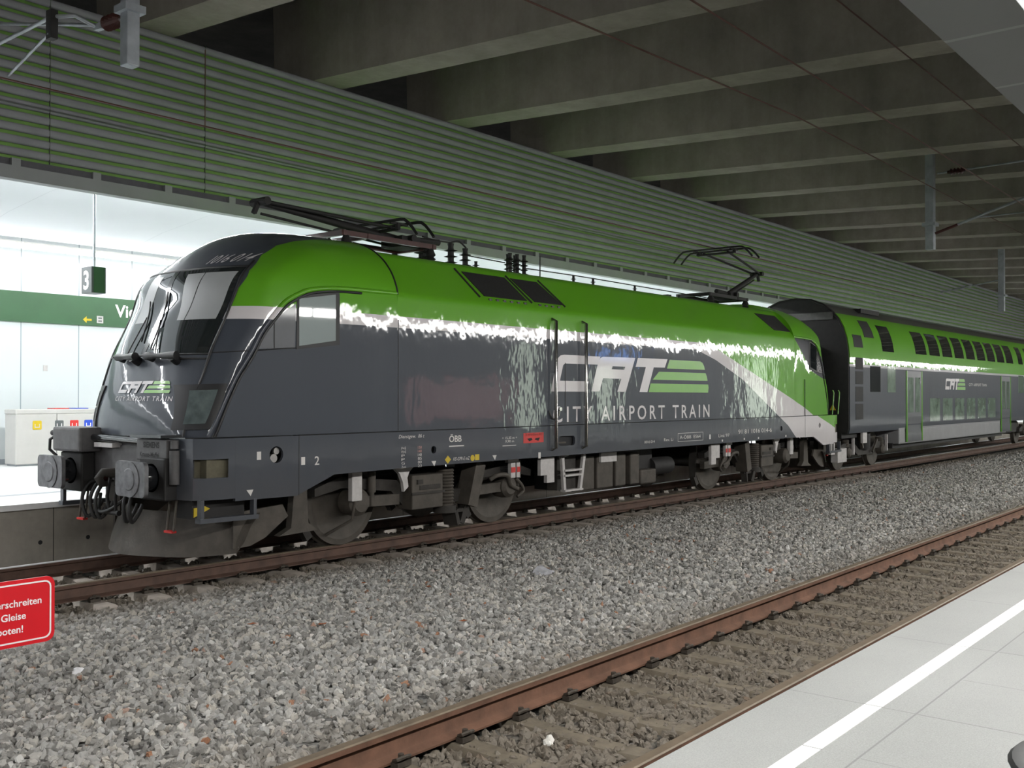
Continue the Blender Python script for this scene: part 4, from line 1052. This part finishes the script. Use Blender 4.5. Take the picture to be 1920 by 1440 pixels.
mk('Linz 97', 9.0, 1.12, .45, .06); mk('91 81 1016 014-6', 9.84, 1.16, 1.55, .085)
for x in (9.15, 10.1, 10.75, 12.1): MB().box(x - .02, x + .03, -1.5035, -1.5, 1.03, 1.07).build('stencil_block', M['mark'], loco)
# panel seams along the side
m = MB(); m.tube([(-1.25, -1.5, 1.47), (XM + 1.25, -1.5, 1.47)], .007, 6); m.build('waist_seam', M['black'], loco)
for x, z0, z1 in ((-1.25, .78, 1.46), (.345, 1.48, 2.90), (13.15, 1.0, 2.3)): MB().box(x - .004, x + .004, -1.5045, -1.49, z0, z1).build('panel_seam', M['black'], loco)
# door with handrails and lock
m = MB()
for a, b, c, d in ((3.95, 3.965, 1.66, 2.44), (3.72, 4.34, 1.50, 1.512)): m.box(a, b, -1.505, -1.49, c, d)
m.build('door_seam', M['black'], loco)
for x in (3.62, 4.42):
    h_ = MB().tube([(x, -1.49, 3.10), (x, -1.575, 3.07), (x, -1.575, 1.13), (x, -1.49, 1.10)], .028, 10).build('handrail', M['chrome'], loco, 60)
MB().tube([(3.66 + .13 * math.cos(t), -1.515, 1.70 + .13 * math.sin(t)) for t in [PI + .35 * k for k in range(10)]], .012, 6).cyl((3.79, -1.5, 1.72), (3.79, -1.54, 1.72), .03, n=10).build('door_handle', M['chrome'], loco, 50)
MB().box(3.75, 4.25, -1.44, -1.2, 1.10, 1.34).build('step_recess', M['gap'], loco); MB().box(3.80, 4.02, -1.47, -1.44, 1.185, 1.21).build('step_bar', M['under2'], loco)

# ---- roof: grilles, insulators, pantographs
RY = lambda z: 1.47 - (z - 3.26) / (3.765 - 3.26) * .42
def roof_grille(x0, x1, x2, x3, name, mat, off=.006):
    """quad on the sloping roof flank: bottom x0..x1 at z 3.34, top x2..x3 at z 3.70"""
    fn = lambda a, b, o=0.0: Vector((a, -(RY(b) + o * .77), b + o * .64))
    return patch(name, quad_rows([(x0, 3.345), (x1, 3.345), (x3, 3.70), (x2, 3.70)], 6, 6), fn, off, mat, loco, .02)
roof_grille(2.14, 3.12, 1.98, 2.94, 'roof_grille', M['grille'], .012); roof_grille(3.31, 4.0, 3.08, 3.73, 'roof_grille', M['grille'], .012)
roof_grille(11.75, 13.0 - .42, 11.40, 12.40, 'roof_grille', M['grille'], .012)
m = MB()
for xb_, xt in ((2.02, 1.86), (3.215, 3.0), (4.06, 3.80)): m.tube([(xb_, -(RY(3.32) + .006), 3.32), (xt, -(RY(3.74) + .006), 3.74)], .016, 6)
m.build('grille_frame', M['dark'], loco)
m = MB()
for i in range(6): m.box(2.2 + i * .16, 2.26 + i * .16, -(RY(3.30) + .012), -(RY(3.30) - .01), 3.285, 3.315)
for i in range(4): m.box(3.36 + i * .16, 3.42 + i * .16, -(RY(3.30) + .012), -(RY(3.30) - .01), 3.285, 3.315)
m.build('grille_clip', M['black'], loco)
def insul(x, y, z0, h_, r, n, mat='dark'):
    prof = [(0, r * .6)]
    for i in range(n):
        t = (i + .5) / n * h_ * .85; prof += [(t - h_ * .04, r * .45), (t, r), (t + h_ * .04, r * .45)]
    prof += [(h_ * .88, r * .4), (h_, r * .5)]
    return MB().lathe(prof, (x, y, z0), (0, 0, 1), 14).build('insulator', M[mat], loco, 30)
ZR = 3.885
insul(2.32, 0, ZR, .42, .13, 4); insul(2.10, -.30, ZR, .25, .09, 3); insul(2.96, 0, ZR, .44, .11, 4); insul(3.30, 0, ZR, .40, .10, 4); insul(3.56, 0, ZR, .22, .06, 3)
for q in range(5): insul(4.36 + .095 * q, .12 * (q % 2) - .06, ZR, .44, .075, 5)
for x, h_ in ((6.27, .25), (6.90, .25), (8.36, .24)): insul(x, 0, ZR, h_, .055, 3)
for x in (8.75, 9.15, 9.55): MB().box(x, x + .14, -.06, .06, ZR, ZR + .10 + .05 * (x > 9.5)).build('roof_box', M['dark'], loco)
m = MB(); m.tube([(2.32, 0, 4.36), (2.6, 0, 4.33), (2.96, 0, 4.34)], .013, 6); m.tube(smooth_line([(2.96, 0, 4.34), (3.15, 0, 4.38), (3.32, 0, 4.30)]), .015, 6)
m.tube([(3.3, 0, 4.18), (4.3, 0, 4.16)], .010, 6); m.tube([(4.8, 0, 4.12), (6.27, 0, 4.13), (6.9, 0, 4.13), (8.36, 0, 4.12), (11.9, 0, 4.10)], .010, 6)
m.build('roof_busbar', M['dark'], loco)
MB().cyl((5.2, -.05, ZR), (5.2, -.05, 4.36), .012, n=6).build('roof_rod', M['dark'], loco)
def panto(mir, knee, head, base):
    f = (lambda p: flip(p)) if mir else (lambda p: Vector(p))
    t = bpy.data.objects.new('pantograph', None); COL.objects.link(t); t.parent = loco
    bz = base[1]
    m = MB()
    for s in (-.38, .38): m.bar(f((.35, s, bz)), f((2.2, s, bz)), .06, .07)
    for x in (.4, .85, 2.15): m.bar(f((x, -.42, bz)), f((x, .42, bz)), .06, .07)
    m.build('base_frame', M['dark' if mir else 'redbrown'], t)
    for x, y in ((.45, -.38), (.45, .38), (2.1, -.38), (2.1, .38)):
        MB().lathe([(0, .05), (.03, .08), (.06, .05), (.09, .085), (.12, .05), (.15, .08), (bz - ZR - .12 + .11, .04)], f((x, y, ZR - .02)), (0, 0, 1), 12).build('insulator', M['dark'], t, 30)
    b0 = (base[0], 0, base[1] + .10)
    m = MB(); m.cyl(f((base[0], -.30, base[1] + .10)), f((base[0], .30, base[1] + .10)), .06, n=10); m.box(*sorted((f((base[0] - .18, 0, 0)).x, f((base[0] + .2, 0, 0)).x)), -.22, .22, base[1] - .02, base[1] + .14)
    m.cyl(f((base[0] + .25, -.12, base[1] + .12)), f((base[0] + .7, -.12, base[1] + .14)), .05, n=10); m.build('base_bearing', M['dark'], t)
    k3 = (knee[0], 0, knee[1])
    MB().tube([f(b0), f(k3)], .05, 10, [.065, .045]).build('lower_arm', M['dark'], t, 60)
    MB().tube([f((b0[0] - .15, .1, b0[2] - .08)), f((knee[0] + .05, .05, knee[1] - .14))], .018, 8).build('coupling_rod', M['dark'], t, 60)
    m = MB()
    for s in (-1, 1): m.tube([f((knee[0], s * .08, knee[1])), f((head[0], s * .30, head[1] - .06))], .026, 8)
    m.build('upper_arm', M['dark'], t, 60)
    m = MB(); m.cyl(f((knee[0], -.16, knee[1])), f((knee[0], .16, knee[1])), .055, n=10); m.bar(f((knee[0] - .03, 0, knee[1])), f((knee[0] - .10, 0, knee[1] - .16)), .06, .05); m.build('knee_joint', M['dark'], t)
    m = MB()
    for dx in (-.17, .17):
        m.tube([f((head[0] + dx, y, head[1] + (0 if abs(y) < .7 else -.24 * ((abs(y) - .7) / .275) ** 1.5))) for y in [.975 * (k / 12) for k in range(-12, 13)]], .022, 8)
    m.build('collector_strip', M['dark'], t, 60)
    m = MB()
    for s in (-.45, .45): m.bar(f((head[0] - .17, s, head[1] - .02)), f((head[0] + .17, s, head[1] - .02)), .035, .035); m.cyl(f((head[0] - .02, s, head[1] - .10)), f((head[0] - .02, s, head[1] - .01)), .04, n=8)
    m.cyl(f((head[0], -.45, head[1] - .09)), f((head[0], .45, head[1] - .09)), .025, n=8); m.build('head_frame', M['dark'], t)
    return t
panto(False, (-.68, 4.44), (1.38, 4.40), (1.85, 4.14)); panto(True, (XM - 13.85, 4.86), (XM - 11.75, 5.212), (XM - 12.25, 4.12))

# ---- bogies
def bogie(cx, flipx):
    s_ = -1 if flipx else 1
    t = bpy.data.objects.new('bogie', None); COL.objects.link(t); t.parent = loco; t.location = (cx, 0, 0)
    t['label'] = 'bogie under the %s cab' % ('rear' if flipx else 'front')
    # pressed frame
    for sg in (-1, 1):
        y = sg * .99
        MB().prism([(-2.15, .78), (-1.75, .90), (-.75, .80), (-.55, .60), (.55, .60), (.75, .80), (1.75, .90), (2.15, .78), (2.15, .68), (1.7, .76), (.85, .66), (.6, .42), (-.6, .42), (-.85, .66), (-1.7, .76), (-2.15, .68)], 'y', y - .07, y + .07).build('frame', M['under'], t)
    for dx in (-1.5, 1.5):
        for sg in (-1, 1):
            w_ = sg * .75
            MB().lathe([(-.075, .60), (-.056, .60), (-.045, .575), (.06, .572), (.065, .50), (.045, .46), (.03, .20), (.05, .15), (.05, .001)], (dx, w_, .575), (0, sg, 0), 40).build('wheel', M['under2'], t, 30)
            m = MB(); m.lathe([(0, .17), (.10, .18), (.22, .17), (.27, .12), (.28, .001)], (dx, sg * .93, .57), (0, sg, 0), 20)
            m.bar((dx - .05 * s_, sg * 1.08, .57), (dx + .75 * s_ * (1 if dx < 0 else -1), sg * 1.06, .55), .10, .14); m.build('axle_box', M['under2'], t, 30)
            m = MB()
            for q in range(8): m.lathe([(0, .10), (.02, .115), (.04, .10)], (dx, sg * 1.0, .745 + q * .028), (0, 0, 1), 14)
            m.build('spring', M['dark'], t, 40)
            MB().cyl((dx + .24, sg * 1.12, .50), (dx + .24, sg * 1.12, .95), .035, n=10).cyl((dx + .24, sg * 1.12, .68), (dx + .24, sg * 1.12, .95), .055, n=10).build('damper', M['under2'], t, 40)
            MB().bar((dx - .62, sg * .80, .92), (dx - .66, sg * .80, .30), .14, .05).bar((dx - .66, sg * .80, .32), (dx - .55, sg * .80, .14), .10, .10).build('brake_hanger', M['under'], t)
        MB().cyl((dx, -.7, .575), (dx, .7, .575), .09, n=14).build('axle', M['under'], t, 40)
    MB().box(-1.0, 1.0, -.7, .7, .42, .85).build('traction_motor', M['dark'], t)
    return t
def bogie_near(cx, m_):
    """outer fittings on the visible side; m_ = +1 front bogie, -1 mirrored"""
    X = lambda x: cx + m_ * (x - 1.5)
    t = bpy.data.objects.new('bogie_fittings', None); COL.objects.link(t); t.parent = loco
    B = lambda mb, x0, x1, y0, y1, z0, z1: mb.box(*sorted((X(x0), X(x1))), y0, y1, z0, z1)
    for sg in (-1, 1):
        Y = lambda a, b: sorted((sg * a, sg * b))
        B(MB(), -.20, -.03, *Y(1.16, 1.24), .60, .98).build('sand_pipe_box', M['white_paint'], t, bevel=.01)
        MB().tube([(X(-.12), sg * 1.2, .60), (X(-.12), sg * 1.15, .36), (X(-.3), sg * .85, .16)], .02, 8).build('sand_pipe', M['under2'], t, 50)
        m = MB(); pl = [(X(.52), .98), (X(.88), .98), (X(.80), .92), (X(.76), .84), (X(.78), .72), (X(.70), .66), (X(.68), .78), (X(.62), .90)]
        m.prism(pl, 'y', *Y(1.20, 1.25)); m.build('bogie_bracket', M['white_paint'], t)
        m = MB(); B(m, .86, 1.46, *Y(.95, 1.24), .40, .86); m.build('equipment_box', M['under2'], t, bevel=.015)
        m = MB(); B(m, .84, 1.48, *Y(1.24, 1.26), .60, .63); B(m, .95, 1.05, *Y(1.24, 1.26), .74, .80); B(m, 1.0, 1.4, *Y(1.24, 1.252), .66, .72); m.build('box_rib', M['under'], t)
        m = MB()
        for q in range(12): m.lathe([(0, .115), (.022, .135), (.044, .115)], (X(1.62), sg * 1.12, .38 + q * .044), (0, 0, 1), 18)
        m.build('bolster_spring', M['under2'], t, 40)
        MB().cyl((X(1.62), sg * 1.12, .30), (X(1.62), sg * 1.12, .40), .16, n=18).build('spring_seat', M['under'], t, 40)
        MB().bar((X(2.22), sg * 1.15, .96), (X(2.06), sg * 1.13, .36), .26, .20).build('yaw_damper', M['under2'], t)
        m = MB(); m.bar((X(1.72), sg * 1.12, .32), (X(1.80), sg * 1.10, .12), .22, .08); m.bar((X(2.05), sg * 1.12, .38), (X(1.96), sg * 1.10, .12), .12, .08); B(m, 1.70, 2.10, *Y(1.06, 1.16), .28, .33); m.build('brake_hanger', M['under'], t)
        m = MB(); B(m, 2.92, 3.02, *Y(1.2, 1.26), .70, .94); B(m, 3.06, 3.13, *Y(1.2, 1.26), .70, .94); B(m, 2.85, 3.10, *Y(1.2, 1.26), .93, .98); m.build('indicator_plate', M['white_paint'], t)
        m = MB(); B(m, 2.92, 3.02, *Y(1.262, 1.266), .78, .86); B(m, 3.06, 3.13, *Y(1.262, 1.266), .78, .86); m.build('red_field', M['red'], t)
        m = MB(); B(m, 3.54, 3.89, *Y(1.28, 1.34), .70, .97); B(m, 3.70, 3.89, *Y(1.28, 1.34), .58, .70); m.build('white_box', M['white_paint'], t)
        MB().tube(smooth_line([(X(2.5), sg * 1.2, .70), (X(2.62), sg * 1.25, .76), (X(2.85), sg * 1.25, .74), (X(2.95), sg * 1.22, .60), (X(3.15), sg * 1.2, .52)]), .035, 8).build('brake_pipe', M['under2'], t, 60)
        MB().tube(smooth_line([(X(3.1), sg * 1.2, .68), (X(3.22), sg * 1.22, .58), (X(3.28), sg * 1.2, .48), (X(3.16), sg * 1.18, .40)]), .025, 8).build('brake_pipe', M['under2'], t, 60)
        # mud guard ahead of the first wheel
        MB().add([(X(x), sg * y, z) for x, z in ((-1.06, .98), (-.90, .98), (-.86, .40), (-.72, .30), (-1.30, .28), (-1.12, .36)) for y in (1.1, 1.2)], [[0, 2, 4, 6, 8, 10], [11, 9, 7, 5, 3, 1], [0, 1, 3, 2], [2, 3, 5, 4], [4, 5, 7, 6], [6, 7, 9, 8], [8, 9, 11, 10], [10, 11, 1, 0]]).build('mud_guard', M['under2'], t)
    return t
bogie(1.5, False); bogie(11.4, True)
bogie_near(1.5, 1); bogie_near(11.4, -1)
# underfloor: step ladder, battery and transformer cases
for sg in (-1, 1):
    Y = lambda a, b: sorted((sg * a, sg * b))
    m = MB()
    for x, xx in ((4.14, 4.20), (4.74, 4.62)): m.bar((x, sg * 1.3, .98), (xx, sg * 1.3, .40), .05, .06)
    for z in (.42, .66, .74): m.bar((4.17, sg * 1.3, z), (4.66, sg * 1.3, z), .10, .03)
    m.bar((4.10, sg * 1.3, .95), (4.3, sg * 1.3, .99), .05, .03); m.build('step_ladder', M['white_paint'], loco)
    MB().box(4.15, 4.65, *Y(1.0, 1.2), .42, .98).build('ladder_backing', M['under'], loco)
    MB().box(4.85, 7.35, *Y(.2, 1.0), .34, 1.0).build('transformer_case', M['dark'], loco)
    for x0, x1 in ((4.90, 5.28), (5.36, 5.85), (5.93, 6.25), (6.40, 6.70)):
        MB().box(x0, x1, *Y(.98, 1.14), .36, .92).build('case_door', M['under2'], loco, bevel=.02)
    MB().box(5.42, 5.90, *Y(1.14, 1.18), .80, .96).build('case_plate', M['white_paint'], loco)
    MB().box(6.72, 7.25, *Y(.98, 1.16), .34, .60).build('air_tank_case', M['under2'], loco, bevel=.03)
    MB().cyl((7.3, sg * .95, .62), (8.0, sg * .95, .62), .16, n=18).build('air_tank', M['dark'], loco, 40)
# green hand ladder at the rear corner
m = MB(); 
for y in (-1.30, -1.44): m.tube([(XM + 2.35, y, 1.48), (XM + 2.45, y, 2.0), (XM + 2.38, y, 2.06)], .014, 8)
m.build('rear_grab_rail', M['green'], loco, 60)
MB().box(XM + 1.75, XM + 1.80, -1.50, -1.44, .55, .80).box(XM + 1.95, XM + 2.0, -1.50, -1.44, .55, .80).box(XM + 1.75, XM + 2.0, -1.50, -1.44, .52, .57).build('rear_step', M['white_paint'], loco)

# ================================================================== DOUBLE-DECK COACH
M['skirt'] = plain('mid_grey_skirt_paint', (.22, .22, .225), .45, 0, .08, 3)
CX = LX + 16.15
coach = thing('double_deck_coach', 'green and grey double-deck coach behind the locomotive', 'coach', (CX, YC, 0))
CL = 26.4
half = [(1.37, .98), (1.40, 1.1), (1.40, 1.15), (1.40, 2.88), (1.40, 2.95), (1.385, 3.15), (1.345, 3.40), (1.27, 3.65), (1.15, 3.88), (.98, 4.08), (.75, 4.25), (.45, 4.37), (0, 4.42)]
cs = [(-a, b) for a, b in half] + [(a, b) for a, b in half[-2::-1]]
cb = MB().prism(cs, 'x', 0, CL).build('body_shell', M['coach'], coach, 25)
MB().box(3.75, 15.6, -1.375, 1.375, .57, 1.0).build('low_floor_skirt', M['skirt'], coach, bevel=.03)['label'] = 'pale grey low skirt'
def CY(z):
    for (a, b), (c, d) in zip(half, half[1:]):
        if b <= z <= d: return a + (c - a) * (z - b) / (d - b)
    return 1.4
def CS(x, z, off=0.0): return Vector((x, -(CY(z) + off), z + (off * .4 if z > 3.2 else 0)))
# end wall: dark face with gangway bellows
ew = [(a * .985, b + (.01 if b < 2 else -.02)) for a, b in cs]
MB().prism(ew, 'x', -.05, .0).build('end_wall', M['dark'], coach)
MB().prism(rrect(-.72, .72, .95, 3.2, .15), 'x', -.28, -.05).build('gangway_bellows', M['black'], coach, bevel=.03)
m = MB(); m.tube([(-.06, a * .97, b) for a, b in cs if b > 3.6], .03, 6); m.build('end_rim', M['dark'], coach, 60)
MB().box(-.10, -.05, -1.0, 1.0, 3.85, 4.05).build('end_ledge', M['grey2'], coach, bevel=.02)
MB().prism([(-1.06, 1.56), (-.90, 1.56), (-.98, 1.72)], 'x', -.056, -.05).build('warning_triangle', M['yellow'], coach)
for y in (-.875, .875):
    MB().lathe([(0, .001), (0, .20), (.04, .20), (.05, .10), (.20, .12), (.20, .15), (.26, .16)], (-.32, y, 1.04), (1, 0, 0), 20).build('buffer', M['dark'], coach, 30)
MB().box(-.05, 1.0, -1.2, 1.2, .85, .99).build('headstock', M['dark'], coach)
def cwin(name, x0, x1, z0, z1, mat, off=.006, sh=0.0, parent=coach, nv=6):
    return patch(name, quad_rows([(x0, z0), (x1, z0), (x1 + sh, z1), (x0 + sh, z1)], 2, nv), CS, off, mat, parent)
cwin('upper_window', 2.40, 3.30, 3.12, 3.83, M['coach_glass'])
for i in range(9): cwin('upper_window', 5.18 + 1.31 * i, 6.18 + 1.31 * i, 3.14, 3.80, M['coach_glass'])
cwin('upper_window', 17.5, 18.2, 3.14, 3.80, M['coach_glass']); cwin('upper_window', 18.9, 19.9, 3.14, 3.80, M['coach_glass'])
for i in range(6): cwin('lower_window', 6.42 + 1.31 * i, 7.42 + 1.31 * i, 1.16, 1.85, M['lit_glass'])
cwin('vestibule_window', 1.42, 2.18, 2.03, 2.70, M['coach_glass']); cwin('vestibule_window', 2.74, 3.38, 2.02, 2.72, M['lit_glass'])
cwin('vestibule_window', 17.4, 18.2, 2.03, 2.70, M['lit_glass']); cwin('vestibule_window', 18.7, 19.5, 2.03, 2.70, M['lit_glass'])
cwin('vent_grille', .34, .96, 3.16, 3.48, M['grille']); cwin('vent_grille', 1.2, 1.9, 3.45, 3.90, M['grille'])
for z0, z1 in ((1.32, 1.72), (1.78, 2.16), (2.22, 2.55), (2.60, 2.90)): cwin('vent_grille', .38, .90, z0, z1, M['grille'])
def coach_door(x):
    d = cwin('door', x, x + 1.35, .62, 2.63, M['grey'], .010, 0, coach, 10); d['label'] = 'sliding door with green edge'
    for dx in (-.02, .04, 1.33, 1.39): cwin('door_edge', x + dx, x + dx + .03, .62, 2.64, M['green'], .016, 0, d, 8)
    cwin('door_window', x + .18, x + .58, 1.45, 2.45, M['lit_glass'], .016, 0, d); cwin('door_window', x + .78, x + 1.18, 1.45, 2.45, M['lit_glass'], .016, 0, d)
    return d
coach_door(4.28); coach_door(14.75)
cl_ = bpy.data.objects.new('coach_logo', None); COL.objects.link(cl_); cl_.parent = coach
logo(cl_, lambda a, b: (7.97 + (a - 3.58) * 2.22 / 5.02, -1.405, 2.12 + (b - 1.99) * .60))
fit_text('coach_slogan', 'CITY AIRPORT TRAIN', 2.2, .09, M['mark'], lambda u, v: (10.6 + u, -1.405, 2.25 + v), coach, 0, 0, 1.15)
for i, (x, c) in enumerate(((3.42, 'red'),)): pass
m = MB(); m.box(2.0, 3.4, -.95, -.72, 4.15, 4.27); m.build('roof_vent', M['dark'], coach)
def cbogie(cx):
    t = bpy.data.objects.new('bogie', None); COL.objects.link(t); t.parent = coach; t.location = (cx, 0, 0)
    for sg in (-1, 1):
        MB().prism([(-1.85, .62), (-1.5, .70), (-.7, .66), (-.4, .50), (.4, .50), (.7, .66), (1.5, .70), (1.85, .62), (1.85, .50), (.8, .50), (.5, .36), (-.5, .36), (-.8, .50), (-1.85, .50)], 'y', sg * 1.0 - .06, sg * 1.0 + .06).build('frame', M['under'], t)
        for dx in (-1.25, 1.25):
            MB().lathe([(-.075, .487), (-.056, .487), (-.045, .462), (.06, .46), (.065, .39), (.03, .15), (.05, .12), (.05, .001)], (dx, sg * .75, .462), (0, sg, 0), 32).build('wheel', M['under2'], t, 30)
            MB().lathe([(0, .14), (.16, .13), (.20, .08), (.21, .001)], (dx, sg * .95, .46), (0, sg, 0), 16).build('axle_box', M['under2'], t, 30)
            m = MB()
            for q in range(6): m.lathe([(0, .09), (.02, .105), (.04, .09)], (dx, sg * 1.0, .60 + q * .03), (0, 0, 1), 12)
            m.build('spring', M['under2'], t, 40)
            MB().bar((dx + .3, sg * 1.1, .40), (dx + .3, sg * 1.1, .85), .06, .06).build('damper', M['white_paint'], t)
        MB().cyl((0, sg * 1.0, .5), (0, sg * 1.0, .92), .20, n=18).build('air_spring', M['dark'], t, 40)
        MB().bar((-.35, sg * 1.12, .55), (-.55, sg * 1.12, .92), .07, .07).bar((.4, sg * 1.12, .42), (.75, sg * 1.12, .75), .05, .05).build('link_rod', M['under2'], t)
    for dx in (-1.25, 1.25): MB().cyl((dx, -.7, .46), (dx, .7, .46), .08, n=12).build('axle', M['under'], t, 40)
    return t
cbogie(1.95); cbogie(20.9)
MB().box(-.25, .35, -1.18, -1.0, .25, .60).build('end_cover_plate', M['white_paint'], coach, bevel=.01)
MB().box(1.1, 1.4, -1.32, -1.26, .70, .98).build('indicator_plate', M['white_paint'], coach)
MB().box(16.0, 18.8, -1.0, 1.0, .5, .98).box(3.7, 15.7, -1.2, 1.2, .45, .6).build('underframe', M['dark'], coach)
